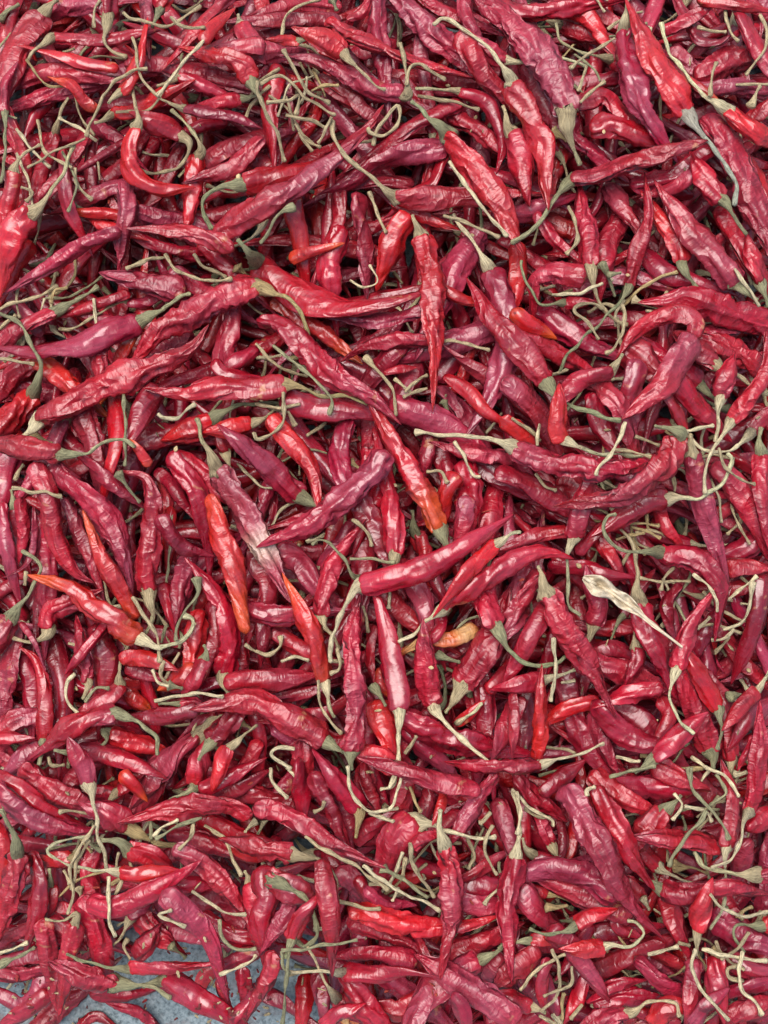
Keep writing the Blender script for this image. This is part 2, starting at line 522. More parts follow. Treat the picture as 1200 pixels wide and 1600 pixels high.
        cal[0][:nt_] += ax[None] * (rm[0] * (0.26 * np.cos(5 * thc + rng.uniform(0, 6)) + rng.uniform(-.2, .2, nt_)))[:, None]
        sl = slice(kc - 1, None)
        tone = np.array([1.0, 1.0, 1.0]) if rng.random() < .6 else np.array([0.85, 0.95, 0.9])
        lg = sc * tone * rng.uniform(0.85, 1.15)
        pgs = np.repeat(lg[None], len(q3[sl]), 0)
        nts = 8 if fine else 5
        ds = 0.20 * fourier(sq[sl] * .25, np.linspace(0, 2 * math.pi, nts, endpoint=False), 3, (.2, .9), [0, 1, 2])
        stk = tube(q3[sl], rm[sl], rm[sl], nts, pgs, ds, rng.uniform(0, 60), (False, True))
    return pod, cal, stk, c3[n // 2]

def loose_stalk(px, code, wpx, fine=True):
    q = kink(smooth(px, 3.2))
    sq = np.r_[0, np.cumsum(np.hypot(*np.diff(q, axis=0).T))]
    wide = wpx > 11.5
    rs = min(wpx / 2, 3.35) * rng.uniform(0.78, 0.98)
    f = sq / sq[-1]
    rr = np.full(len(q), rs)
    if wide:                                            # a stalk that still flares into its cap
        lc = min(24, sq[-1] * .7)
        rr = rs * .9 + (wpx * .52 - rs * .9) * np.clip(1 - sq / lc, 0, 1) ** 1.25
    rr = rr * (1 + 0.10 * np.sin(sq * 0.23 + rng.uniform(0, 6))) * (1 - 0.22 * f) * (1 + 0.55 * np.clip((f - .90) / .08, 0, 1))
    rzq = rr * mpp(.03)
    zq = relax(drape(support(q, rr) + rzq * .7, sq), 8)
    stamp(q, np.maximum(rr, 3), zq + rzq, rzq)
    q3, _ = to_place(q[:, 0], q[:, 1], zq)
    rm = rr * mpp(zq)
    pg = np.repeat((np.array(STEM[code]) * rng.uniform(.82, 1.12))[None], len(q), 0)
    ds = 0.20 * fourier(sq * .25, np.linspace(0, 2 * math.pi, 8, endpoint=False), 3, (.2, .9), [0, 1, 2])
    return tube(q3, rm, rm, 8, pg, ds, rng.uniform(0, 60), (True, True)), q3[len(q) // 2]

# ------------------------------------------------------------------ the ground
gm = bpy.data.meshes.new('ground')
gm.from_pydata([(-6, -6, 0), (6, -6, 0), (6, 6, 0), (-6, 6, 0)], [], [(0, 1, 2, 3)])
gm.materials.append(GROUND)
g = link('ground', gm)
g['kind'] = 'structure'

# ------------------------------------------------------------------ the body of the heap (buried chillies)
heap = Heap()
def bare(x, y):
    if y > 1605 and x < 480:
        return True
    return any((x - a) ** 2 + (y - b) ** 2 < r * r for a, b, r in BARE)
BARE = [(290, 1490, 62), (40, 1550, 36), (225, 1585, 95), (365, 1550, 40), (430, 1545, 62), (60, 1600, 60),
        (330, 1590, 80), (130, 1600, 60), (420, 1600, 70), (1198, 1598, 30)]
NFILL = 2000
for i in range(NFILL + 170):
    gap = i >= NFILL
    L_ = rng.uniform(170, 290)
    top = i > NFILL * 0.55
    x = -MARG + 70 + (1060 + 2 * MARG) * ((0.5 + i * 0.7548776662) % 1)
    y = -MARG + 70 + (1440 + 2 * MARG) * ((0.5 + i * 0.5698402910) % 1)
    if gap:                                         # last, the places where the ground still lies bare
        gy, gx = np.nonzero(H[MARG // CELL:-MARG // CELL, MARG // CELL:-MARG // CELL] < 0.0035)
        ok = [(u * CELL, v * CELL) for u, v in zip(gx, gy) if not bare(u * CELL, v * CELL)]
        if not ok:
            break
        x, y = ok[rng.integers(len(ok))]
        L_ = rng.uniform(110, 190)
    if not gap and y > 1080 and rng.random() < min(0.50 if x < 500 else 0.12, (y - 1080) / 380):
        continue
    a = 1.9 * math.sin(x * .011 + 1.7 * math.sin(y * .006)) + 1.5 * math.cos(y * .009 - x * .004) + rng.normal(0, .45) + (math.pi if rng.random() < .5 else 0)
    dx, dy = math.cos(a), math.sin(a)
    b = rng.normal(0, 0.10) * L_
    pts = [(x - dx * L_ / 2, y - dy * L_ / 2), (x - dy * b, y + dx * b), (x + dx * L_ / 2, y + dy * L_ / 2)]
    if any(bare(*p) for p in pts):
        continue
    cap = 'x' if rng.random() < 0.55 else rng.choice(['t', 't', 'g', 'l'])
    stem = []
    if cap != 'x':
        w = rng.normal(0, .5)
        e = (-dx + dy * w, -dy - dx * w); p0 = pts[0]
        stem = [(p0[0] - dx * 12, p0[1] - dy * 12), (p0[0] + e[0] * 34, p0[1] + e[1] * 34), (p0[0] + e[0] * 60 - e[1] * w * 40, p0[1] + e[1] * 60 + e[0] * w * 40)]
    if top and i % 3 == 0:                          # a broken stalk caught between the buried pods
        e = rng.uniform(0, 6.28); l = rng.uniform(35, 90); w = rng.normal(0, .35)
        heap.add(loose_stalk([(x, y), (x + math.cos(e) * l * .5, y + math.sin(e) * l * .5), (x + math.cos(e + w) * l, y + math.sin(e + w) * l)],
                             rng.choice(['t', 'l', 't', 'g']), rng.uniform(5, 8))[0], 1)
    pod, cal, stk, _ = place(pts, rng.choice(['r', 'r', 'r', 'm', 'r', 'p', 'b', 'p']), rng.uniform(23, 35), cap, stem, False)
    heap.add(pod, 0)
    if cal: heap.add(cal, 1); heap.add(stk, 1)

# ------------------------------------------------------------------ every chilli and stalk on top, lowest first
# kind | colour | width | pod or stalk points | cap | stem points | label   (points: photo pixels)
DATA = """P|p|41.7|207,113 133,133 83,147 33,163|x||straight purplish chilli beside the tip of the large corner chilli|1
P|p|31.7|30,127 73,113 110,115 143,120|x||slightly bent purplish chilli passing under the tip of the large corner chilli|1
P|p|43.3|230,103 283,110 327,120 363,128|x||stout straight purplish chilli beside the tip of the many-stalk chilli|1
P|p|23.3|227,0 230,20 231,38|x|||1
P|p|26.7|153,200 180,217 193,230|x|||1
P|p|36.7|330,253 360,233 393,223|x|||1
P|r|20.7|340,192 320,195 300,203|x|||1
P|m|24|143,230 140,260 143,287|x|||1
P|p|30.7|83,20 117,10 153,7|x|||1
P|r|34|430,127 420,167 423,200|x||short stout slightly bent crimson chilli just below the tip of the many-stalk chilli|1
P|m|30|387,50 413,50 437,47|x|||1
P|p|37.3|1063,97 1083,110 1107,120|x|||1
P|p|34|827,127 840,157 862,188|x|||1
P|r|33.3|698,575 717,550 735,542|x|||1
P|m|40.7|555,575 587,590 608,617|x|||1
P|m|47.3|633,557 640,587 628,617|x||short stout curved dark maroon chilli just above the tip of the very long smooth chilli|1
P|r|50|68,23 40,57 17,100 3,140|t|78,10 90,0|large wrinkled pinkish chilli in the upper corner|1
P|b|24|167,105 133,100 100,88 63,79|x||straight bright red chilli beside the middle of the large corner chilli|1
P|b|28|17,187 30,217 37,247 40,280|x||short straight bright red chilli below the tip of the large corner chilli|1
P|r|27.3|87,207 78,233 68,263 57,297|t|89,197 97,170 107,153|short straight crimson tan-capped chilli below the tip of the large corner chilli|1
P|p|30|200,290 173,293 145,305|x|||1
P|b|24|137,333 157,350 180,358|g|127,327||1
P|o|22|187,337 170,333 150,332|x|||1
P|r|26.7|320,82 287,71 251,57|x|||1
P|r|30.7|360,-7 333,20 300,57|x|||1
P|p|33.3|220,333 253,340 300,350|x||short stout straight purplish chilli passing under the middle of the smooth level chilli|1
P|p|28.3|513,10 467,7 400,23|x||straight purplish chilli beside the thick end of the long dark slanting chilli|1
P|r|27.3|717,187 750,207 778,232|x||short stout straight crimson chilli beside the thick end of the stalk-crossed bright chilli|1
P|b|34|460,330 467,363 472,400|x||short stout straight bright red chilli just below the middle of the long straight purplish chilli|1
P|r|34|517,133 540,150 575,175|x|||1
P|r|27.3|690,253 677,283 652,302|x|||1
P|r|34|657,-7 683,13 712,25|x|||1
P|o|30.7|1153,227 1177,267 1203,320|x|||1
P|p|50|1117,110 1143,93 1177,82|x||short stout straight purplish chilli beside the thick end of the glossy folded chilli|1
P|p|34|1110,143 1143,137 1170,140|x|||1
P|r|40.7|1140,350 1150,370 1167,397|x||short stout straight crimson chilli beside the tip of the long faded purple chilli|1
P|r|27.3|1170,190 1200,167|x|||1
P|p|34|793,337 820,333 843,325|x|||1
P|o|20.7|1050,112 1073,123 1092,137|x|||1
P|p|30.7|890,190 903,220 930,242|x|||1
P|m|20.7|200,472 227,473 243,465|t|187,472 143,497 113,515 93,513||1
P|r|37.3|43,577 20,587 2,608|x||short stout slightly bent crimson chilli just below the middle of the long lilac chilli|1
P|m|50|233,683 267,677 300,677|x||short stout straight dark maroon chilli above the thick end of the faded patched chilli|1
P|r|30.7|352,707 350,687 353,667|t|357,722||1
P|p|40.7|13,718 7,750 -7,780|x|||1
P|r|34|330,397 360,420 378,438|x|||1
P|p|34|288,435 310,450 335,465|x|||1
P|b|24|737,547 727,573 715,600|x|||1
P|p|44|765,515 733,527 703,537|x||short stout straight purplish chilli below the tip of the hammock-shaped chilli|1
P|m|40.7|685,690 693,723 708,753|x|||1
P|m|34|622,542 600,567 582,590|x|||1
P|p|37.3|705,625 720,640 735,663|x|||1
P|m|34|1012,402 1040,427 1075,438|x||short stout slightly bent dark maroon chilli beside the middle of the thin twisted chilli|1
P|m|34|85,1015 100,1067 96,1135|x||slightly bent dark maroon chilli just above the thick end of the crooked thin chilli|1
P|m|37.3|157,1003 167,1033 163,1070|x||short stout slightly bent dark maroon chilli just below the middle of the orange-banded chilli|1
P|r|30.7|43,1043 50,1067 50,1097|x|||1
P|m|34|333,963 330,1007 320,1053|x|||1
P|r|37.3|393,963 377,1000 373,1043|x|||1
P|m|24|283,1073 310,1072 335,1067|x|||1
P|r|30.7|442,997 463,1010 487,1020|x|||1
P|m|20.7|440,1088 463,1085 487,1079|x|||1
P|m|40.7|573,832 570,867 567,903|x|||1
P|m|44|410,883 420,910 417,940|x||short stout slightly bent dark maroon chilli passing under the tip of the faded patched chilli|1
P|m|44|883,1073 900,1133 925,1172|x||stout straight dark maroon chilli just below the tip of the small scarlet chilli|1
P|m|44|973,1110 1000,1130 1017,1147|x|||1
P|p|40.7|318,1413 353,1413 378,1442|x|||1
P|m|27.3|252,1347 277,1333 302,1340|x|||1
P|r|29.3|80,57 117,60 167,63 213,53|t|72,65 53,77 43,90|straight crimson tan-capped chilli beside the thick end of the large corner chilli|1
P|r|33.3|127,227 110,257 77,293 50,320|x||straight crimson chilli beside the middle of the U-shaped chilli|1
P|r|26.7|100,253 103,300 112,337 132,375|x||slightly bent crimson chilli beside the tip of the smooth level chilli|1
P|r|25.3|278,118 303,127 333,142|t|268,124 247,133||1
P|b|24|250,17 257,3 267,-10|g|245,28||1
P|b|30.7|175,177 200,177 240,157|t|163,185|short stout slightly bent bright red tan-capped chilli beside the tip of the large corner chilli|1
P|m|17.3|200,220 160,243 129,262|x|||1
S|t|8|117,263 120,293 143,313|||thin curved tan stalk beside the middle of the U-shaped chilli|1
S|t|5.3|153,253 157,280|||short thin straight tan stalk beside the middle of the U-shaped chilli|1
S|t|7.3|63,337 57,370 50,397|||thin straight tan stalk beside the tip of the smooth level chilli|1
P|p|30.7|510,33 473,32 425,33|x|||1
P|r|30.7|700,170 653,193 600,228|x||straight crimson chilli passing under the middle of the level wrinkled pink chilli|1
P|p|48.3|617,0 647,23 687,63 733,98|x||wide purple-sheened chilli with a pale glare patch|1
P|p|37.3|590,7 593,50 600,110|x||stout straight purplish chilli passing under the middle of the long dark slanting chilli|1
P|r|30.7|530,310 528,353 510,395|x|||1
P|p|37.3|450,80 420,80 380,83|x|||1
P|p|30.7|730,-10 728,20 738,45|x|||1
P|p|30.7|1030,-10 1020,20 1008,50|x|||1
P|r|37.3|967,347 953,373 947,403|x||short stout straight crimson chilli beside the middle of the thin twisted chilli|1
P|r|37.3|1013,283 1053,273 1092,245|x||short stout slightly bent crimson chilli passing under the tip of the thin twisted chilli|1
P|b|30.7|890,13 920,30 948,70|x||short stout slightly bent bright red chilli beside the thick end of the tall purplish chilli|1
P|r|37.3|793,13 840,20 902,10|x||stout straight crimson chilli passing under the tip of the big drooping-cap chilli|1
P|r|40.7|913,160 943,150 975,182|x||short stout curved crimson chilli passing under the thick end of the big drooping-cap chilli|1
P|m|27.3|1138,59 1120,67 1093,63 1077,35|x||short stout curved dark maroon chilli beside the middle of the glossy folded chilli|1
P|p|37.3|1157,17 1167,43 1185,77|x||short stout straight purplish chilli above the thick end of the long faded purple chilli|1
S|y|18.7|865,207 885,218|||short thick straight ochre stalk beside the middle of the hooked-stalk bright chilli|1
P|r|24|847,347 863,370 882,388|x|||1
P|b|30.7|37,397 20,423 2,457|x|||1
P|r|20.7|188,463 140,480 98,492|x||short straight crimson chilli above the thick end of the long lilac chilli|1
P|o|27.3|200,540 190,560 182,577|x|||1
P|o|34|73,572 97,590 118,608|x|||1
P|p|44|133,655 143,683 152,723|x||short stout straight purplish chilli just below the thick end of the broad wrinkled chilli|1
P|b|32|180,627 183,667 180,700 170,741|x||straight bright red chilli just below the middle of the broad wrinkled chilli|1
P|m|27.3|327,580 293,590 262,601|x|||1
P|r|34|288,723 317,740 342,762|x|||1
P|o|20.7|257,758 262,777 260,800|x|||1
P|m|26.7|21,793 27,817 33,843|g|20,778||1
S|t|8.7|0,513 23,493|||short thin straight tan stalk just above the tip of the long lilac chilli|1
P|p|27.3|285,533 253,543 238,555|x|||1
P|r|37.3|525,380 513,413 517,448|x||short stout slightly bent crimson chilli just above the middle of the hammock-shaped chilli|1
P|p|47.3|735,390 710,427 695,460|x||short stout straight purplish chilli passing under the middle of the straight hanging chilli|1
P|p|40.7|462,675 497,710 532,748|x||stout straight purplish chilli just above the middle of the glossy pink chilli|1
P|r|24|573,657 575,687 573,723|x|||1
P|r|30.7|598,747 590,773 578,803|x|||1
P|r|37.3|780,750 772,773 767,807|x|||1
S|y|16.7|547,720 563,733|||short thick straight ochre stalk passing under the middle of the glossy pink chilli|1
P|p|30.7|803,607 767,593 746,578|x|||1
P|r|37.3|1093,600 1073,587 1053,572|g|1104,611||1
P|r|20.7|33,793 37,833 26,878|x|||1
P|p|27.3|110,797 127,837 147,893|x||straight purplish chilli passing under the tip of the thin orange-red chilli|1
P|p|37.3|70,830 77,887 74,945|x||stout straight purplish chilli passing under the tip of the orange-banded chilli|1
P|p|47.3|20,1010 10,1053 3,1102|x||short stout straight purplish chilli passing under the tip of the crooked thin chilli|1
P|r|30.7|-7,1167 13,1183 30,1203|x|||1
P|m|37.3|753,1072 760,1117 753,1165|x||short stout straight dark maroon chilli just below the thick end of the plump cross-wrinkled chilli|1
P|p|37.3|390,953 427,963 462,960|x||short stout slightly bent purplish chilli passing under the middle of the slim orange-tipped chilli|1
P|r|27.3|400,1130 407,1160 403,1197|x|||1
P|r|27.3|535,1098 503,1117 465,1121|x|||1
P|r|34|608,938 633,960 658,978|x||short stout straight crimson chilli passing under the tip of the cream-capped upright chilli|1
P|p|37.3|635,898 657,933 668,965|x|||1
P|p|40.7|813,913 797,943 785,968|x|||1
P|m|40.7|565,790 583,820 595,847|x||short stout straight dark maroon chilli passing under the middle of the glossy pink chilli|1
P|m|23.3|975,963 982,947 992,933|g|967,970 950,1013 933,1043||1
P|m|34|820,1090 820,1133 815,1182|x|||1
P|m|30.7|928,1017 957,1013 978,1024|x|||1
P|r|44|928,1038 967,1047 1008,1068|x||short stout straight crimson chilli passing under the middle of the long red slanting chilli|1
P|m|44|1142,868 1163,857 1182,842|x||short stout straight dark maroon chilli just above the middle of the drooping-tip chilli|1
P|m|27.3|1085,1017 1100,993 1112,972|x|||1
P|b|20.7|0,1300 7,1333 3,1370|x|||1
P|p|30.7|235,1438 267,1453 310,1465|x|||1
P|p|24|65,1493 30,1498 -7,1505|x|||1
P|p|30.7|68,1535 57,1553 33,1570 -2,1553|x|||1
P|p|34|60,1607 93,1573 128,1545|x|||1
P|r|37.3|335,1446 360,1460 388,1468|x|||1
P|r|30.7|150,1325 140,1360 143,1397|x|||1
P|p|37.3|390,1239 427,1250 468,1264|x|||1
P|m|24|405,1549 437,1563 465,1582|x|||1
P|p|40.7|612,1532 633,1547 655,1565|x|||1
P|p|27.3|533,1248 543,1277 547,1302|x|||1
P|r|40.7|595,1573 620,1580 642,1569|x||short stout curved crimson chilli below the tip of the point-down crimson chilli|1
P|p|37.3|1162,1509 1183,1517 1212,1520|x|||1
P|m|37.3|1095,1229 1113,1243 1135,1251|x|||1
P|m|30.7|922,1461 953,1457 985,1453|x|||1
P|b|30.7|22,267 17,300 10,333 2,370|t|25,257 37,242 63,227|straight bright red tan-capped chilli below the tip of the large corner chilli|
P|o|22|152,172 133,158 113,133 90,125|x|||
P|r|37.3|283,213 260,200 230,187|t|295,223 290,247 273,265 233,270 213,265|short stout straight crimson tan-capped chilli beside the thick end of the U-shaped chilli|
P|p|31.7|197,283 200,327 190,373 187,403|x||straight purplish chilli passing under the tip of the smooth level chilli|
P|b|33.3|308,243 300,290 293,345|t|315,233 293,197 267,173|stout straight bright red tan-capped chilli passing under the tip of the U-shaped chilli|
P|p|32.7|410,217 360,263 308,279|x||slightly bent purplish chilli passing under the tip of the U-shaped chilli|
P|r|43.3|380,290 433,277 483,260|g|368,290 347,293 320,310 317,333 333,357|stout straight crimson green-capped chilli passing under the middle of the long straight purplish chilli|
P|p|28.3|187,362 133,380 67,423 0,463|x||long slender straight purplish chilli beside the tip of the smooth level chilli|
P|r|33.3|375,38 387,57 400,77|l|373,28 372,23||
P|p|30.7|413,70 383,73 343,77|x||short stout straight purplish chilli beside the tip of the many-stalk chilli|
P|r|24|377,155 353,157 320,164|g|392,152||
S|t|6.7|33,292 50,300 40,313|||short thin curved tan stalk below the tip of the large corner chilli|
P|r|37.3|513,33 553,57 607,80 667,103 745,122|x||long dark-red chilli slanting to a fine point|
P|b|21.3|613,322 660,340 715,358|x|||
P|p|40|697,233 633,240 587,257 543,287 508,300|x||wrinkled pink chilli lying level just above a thin-stalked one|
P|r|17.3|543,30 567,20 578,-3|x|||
P|r|30|793,95 767,83 737,60|l|808,97 843,102 883,93 918,106||
P|p|37.3|557,303 563,347 570,400 572,437|x||straight purplish chilli lying over the middle of the level wrinkled pink chilli|
P|b|44|637,337 617,370 600,420|x||short stout straight bright red chilli just below the thick end of the level thin-stalk chilli|
P|b|20.7|467,65 450,63 432,62|g|473,63||
S|t|7.3|463,193 477,217 500,230|||thin slightly bent tan stalk just above the middle of the long straight purplish chilli|
S|t|6.7|467,207 487,237|||short thin straight tan stalk above the tip of the level wrinkled pink chilli|
S|t|7.3|557,223 583,220|||short thin straight tan stalk passing under the middle of the long straight purplish chilli|
S|g|18.7|520,-3 525,17|||short thick straight green stalk just above the thick end of the long dark slanting chilli|
P|p|56.7|1107,183 1137,227 1163,290 1193,353 1213,407|x||long faded purple chilli running down along the pile's side|
P|r|40.7|923,197 967,200 1023,222|x||stout straight crimson chilli passing under the tip of the tall purplish chilli|
P|p|34|947,290 970,320 998,360|x||short stout straight purplish chilli passing under the middle of the thin twisted chilli|
P|b|36|1067,410 1057,377 1040,353 1018,322|g|1067,417 1083,437 1090,450|stout straight bright red green-capped chilli passing under the middle of the thin twisted chilli|
P|p|24|1093,263 1060,290 1018,304|x||short slightly bent purplish chilli passing under the tip of the thin twisted chilli|
P|r|27.3|1033,50 1077,30 1112,5|x||short straight crimson chilli beside the middle of the glossy folded chilli|
S|t|7.3|1133,13 1140,47 1153,63|||thin slightly bent tan stalk above the middle of the glossy folded chilli|
S|t|6.7|1090,43 1133,50|||short thin straight tan stalk beside the middle of the glossy folded chilli|
P|r|30.7|953,92 973,100 1003,115|t|943,90 910,82 880,67 868,37||
P|p|47.3|287,457 243,447 193,435|x||short stout straight purplish chilli beside the middle of the arched pale-capped chilli|
P|r|37.3|87,487 50,503 17,523 -7,543|g|100,480 123,470 154,449|stout straight crimson green-capped chilli passing under the tip of the long lilac chilli|
P|r|34|160,528 153,553 157,585|x|||
P|m|27.3|128,712 160,743 193,767 225,792|x||straight dark maroon chilli beside the thick end of the arched green-stalk chilli|
P|m|40.7|245,605 227,633 213,667 205,687|x||short stout straight dark maroon chilli just below the middle of the broad wrinkled chilli|
P|r|37.3|347,575 350,540 362,507 367,472|x||stout straight crimson chilli passing under the thick end of the arched pale-capped chilli|
P|p|30.7|402,546 380,560 359,571|x|||
P|b|40.7|333,657 310,667 283,677|g|342,647 367,633 400,630 467,633|short stout straight bright red green-capped chilli above the thick end of the faded patched chilli|
P|b|34|393,663 370,667 345,671|t|408,655 427,640|short stout straight bright red tan-capped chilli above the thick end of the faded patched chilli|
P|r|24|245,735 273,763 298,802|x|||
P|o|20|233,728 225,715 213,699|x|||
S|t|8|23,750 37,727|||short thin straight tan stalk just below the middle of the arched green-stalk chilli|
S|y|23.3|50,680 83,693|||short thick straight ochre stalk passing under the thick end of the arched green-stalk chilli|
S|t|9.3|0,483 20,473 57,463 90,447|||long thin straight tan stalk above the tip of the long lilac chilli|
S|y|10.7|80,473 87,453 103,447|||short thin curved ochre stalk above the middle of the long lilac chilli|
S|y|20|370,417 393,437|||short thick straight ochre stalk passing under the thick end of the arched pale-capped chilli|
P|p|34|662,483 607,500 538,498|x||slightly bent purplish chilli passing under the middle of the straight hanging chilli|
P|o|27.3|752,475 717,465 688,447|x|||
P|p|40.7|548,655 530,693 533,730 543,766|x||stout slightly bent purplish chilli passing under the middle of the glossy pink chilli|
P|p|27.3|673,677 667,707 663,735|x|||
P|m|44|748,718 783,743 823,768|x|||
P|r|50|723,723 733,767 730,813|x|||
S|g|18.7|693,627 703,650|||short thick straight green stalk passing under the tip of the straight hanging chilli|
S|t|6.7|503,787 533,770|||short thin straight tan stalk passing under the middle of the glossy pink chilli|
P|r|14|600,583 620,578 641,575|x|||
P|b|30.7|807,380 810,427 803,480|x||straight bright red chilli passing under the tip of the stalk-crossed bright chilli|
P|p|44|828,485 867,503 907,530 955,552|x||straight purplish chilli passing under the tip of the hook-shaped chilli|
P|r|34|1187,443 1180,417 1173,392|g|1193,460 1197,480|short stout straight crimson green-capped chilli just below the tip of the long faded purple chilli|
P|r|50|975,545 1007,563 1028,588|x|||
P|r|34|923,617 937,657 960,700|x||short stout straight crimson chilli just above the middle of the smile-shaped chilli|
P|r|44|872,752 897,763 900,790|x|||
P|p|34|1153,512 1113,517 1082,532|x|||
P|r|44|1048,588 1077,623 1118,665|x||stout straight crimson chilli passing under the middle of the leaf-shaped purple chilli|
P|r|24|1035,608 1060,647 1071,672|x|||
P|r|43.3|1118,725 1150,760 1180,805 1202,867|x||straight crimson chilli below the thick end of the deep curved chilli|
P|b|24|1085,695 1073,693 1060,697|x|||
S|t|8|1053,723 1053,767|||short thin straight tan stalk passing under the middle of the deep curved chilli|
P|p|27.3|2,787 7,840 17,887 31,942|x||straight purplish chilli just above the tip of the orange-banded chilli|
P|p|15.3|53,793 55,843 40,883 5,904|x|||
P|b|24|267,793 265,840 262,888|l|261,900 260,918||
P|r|27.3|257,912 263,943 272,976|x|||
P|p|37.3|297,863 287,903 279,950|x||short stout straight purplish chilli below the middle of the blunt orange chilli|
P|r|30.7|137,1067 133,1040 123,985|t|138,1072 128,1092|short stout straight crimson tan-capped chilli just below the middle of the orange-banded chilli|
P|r|26.7|197,1048 217,1052 238,1057|x|||
P|o|30.7|187,1075 203,1087 218,1098|x|||
P|b|37.3|315,955 303,1007 296,1068|x||stout straight bright red chilli above the tip of the long pinkish chilli|
P|o|30.7|300,1038 287,1057 268,1067|x|||
P|p|37.3|62,1116 30,1123 0,1142|x||short stout slightly bent purplish chilli passing under the middle of the crooked thin chilli|
P|p|30.7|64,1162 40,1180 15,1202|x|||
P|p|20.7|335,1115 310,1130 288,1148|x|||
S|t|6.7|40,893 40,913|||short thin straight tan stalk beside the tip of the orange-banded chilli|
S|t|8|180,990 200,1013|||short thin straight tan stalk passing under the middle of the orange-banded chilli|
P|r|20.7|582,977 577,1020 584,1065|x|||
P|o|17.3|591,1045 593,1067 604,1082|x|||
S|t|7.3|467,850 463,870|||short thin straight tan stalk just below the tip of the glossy pink chilli|
S|l|7.3|608,917 608,950|||short thin straight pale cream stalk passing under the thick end of the long rising chilli|
P|b|19.3|712,1132 733,1117 747,1104|l|749,1102 752,1100||
P|p|40.7|632,1138 663,1167 695,1198|x|||
P|b|47.3|587,1097 603,1137 613,1175|x||short stout straight bright red chilli passing under the tip of the smooth lower level chilli|
P|p|34|428,1135 460,1160 482,1185|x|||
P|r|44|470,1158 473,1187 473,1217|x|||
P|p|20.7|677,897 683,917 693,935|x|||
S|y|8|987,823 1030,840|||thin straight ochre stalk just above the thick end of the drooping-tip chilli|
S|y|8.7|963,843 1007,833|||thin straight ochre stalk beside the thick end of the drooping-tip chilli|
P|m|20.7|1062,913 1042,947 1054,1003|x|||
P|m|34|1192,897 1180,973 1146,1059|x||straight dark maroon chilli beside the tip of the drooping-tip chilli|
P|p|27.3|927,1112 937,1147 961,1203|x|||
P|r|24|1030,1092 1047,1117 1029,1149|x|||
S|t|6.7|853,1168 873,1170 897,1177|||thin straight tan stalk beside the thick end of the small scarlet chilli|
P|r|30.7|993,1012 997,1030 985,1055|t|992,1000 990,980||
P|r|30.7|1135,888 1160,885 1185,887|x|||
P|r|34|935,835 950,860 964,888|x|||
P|p|50|33,1203 77,1233 142,1265|x||stout straight purplish chilli just above the tip of the thin purplish chilli|
P|r|40.7|257,1193 237,1230 213,1265|x|||
P|r|27.3|333,1244 370,1233 405,1213|x|||
P|b|27.3|112,1342 87,1343 58,1347|y|115,1338 122,1327||
P|r|20.7|80,1383 81,1407 76,1428|g|78,1370||
P|r|27.3|-10,1472 13,1462 35,1452|x|||
P|r|37.3|205,1405 230,1447 268,1475|x|||
P|p|30.7|203,1433 213,1420 230,1407|t|200,1442 187,1467 170,1483 167,1507||
P|r|30.7|212,1495 227,1477 238,1462|x|||
P|r|27.3|142,1553 190,1557 237,1546|x|||
P|p|31.3|72,1516 33,1523 -7,1523|x||short stout straight purplish chilli beside the middle of the narrow hanging chilli|
P|r|30.7|78,1552 43,1577 5,1602|x||short stout straight crimson chilli beside the middle of the narrow hanging chilli|
P|r|20.7|248,1604 217,1583 181,1572|x|||
P|r|20.7|122,1605 150,1588 178,1602|x|||
P|b|30.7|308,1553 320,1527 335,1515|x|||
P|p|27.3|345,1511 373,1498 410,1485|x|||
P|r|24|343,1525 348,1553 362,1580|x|||
P|r|24|378,1513 383,1540 383,1570|x|||
P|r|44|313,1278 360,1303 410,1318|x|||
P|r|34|263,1302 310,1313 365,1335|x||stout straight crimson chilli just below the middle of the wrinkled slanting chilli|
S|t|8.7|127,1487 147,1480|||short thin straight tan stalk beside the middle of the narrow hanging chilli|
P|r|34|72,1442 97,1453 115,1468|x|||
S|g|13.3|267,1477 290,1497|||short thick straight green stalk just above the middle of the level blue-ground chilli|
P|r|34|569,1192 570,1227 584,1258|x||short stout slightly bent crimson chilli passing under the tip of the smooth lower level chilli|
P|r|37.3|634,1215 627,1250 630,1282|x|||
P|p|37.3|528,1358 550,1377 568,1398|x|||
P|b|30.7|480,1522 477,1560 469,1600|x||short stout straight bright red chilli below the thick end of the level glossy chilli|
P|p|27.3|496,1518 503,1553 507,1600|x|||
P|r|44|705,1498 743,1477 788,1456|x||short stout straight crimson chilli passing under the tip of the point-down crimson chilli|
P|p|37.3|785,1492 763,1517 742,1542|x|||
P|m|44|722,1383 750,1390 782,1386|x|||
P|p|30.7|722,1374 753,1357 782,1339|x|||
P|r|30.7|667,1232 667,1253 663,1275|x|||
P|m|30.7|555,1315 580,1293 615,1276|x|||
P|r|27.3|786,1508 790,1537 793,1562|x|||
P|y|20.7|533,1595 547,1587 558,1602|x|||
P|p|34|1171,1312 1160,1337 1153,1362|x|||
P|m|20.7|873,1282 880,1310 876,1341|x|||
P|r|37.3|805,1212 830,1240 862,1265|x|||
P|m|30.7|848,1242 870,1220 895,1202|x|||
P|r|24|855,1397 840,1393 818,1389|y|872,1400 897,1413||
P|p|44|842,1489 820,1503 795,1525|x|||
P|r|24|857,1498 847,1533 850,1570|x|||
P|r|40.7|932,1575 967,1557 1015,1560|x||short stout slightly bent crimson chilli below the tip of the largest tapering chilli|
P|p|47.3|1112,1428 1157,1457 1205,1478|x||stout straight purplish chilli beside the tip of the largest tapering chilli|
P|p|34|1135,1554 1167,1543 1205,1536|x|||
P|r|40.7|1132,1591 1167,1580 1205,1569|x||short stout straight crimson chilli below the tip of the largest tapering chilli|
P|r|27.3|976,1372 990,1387 1002,1405|x|||
P|p|24|963,1425 967,1447 988,1458|x|||
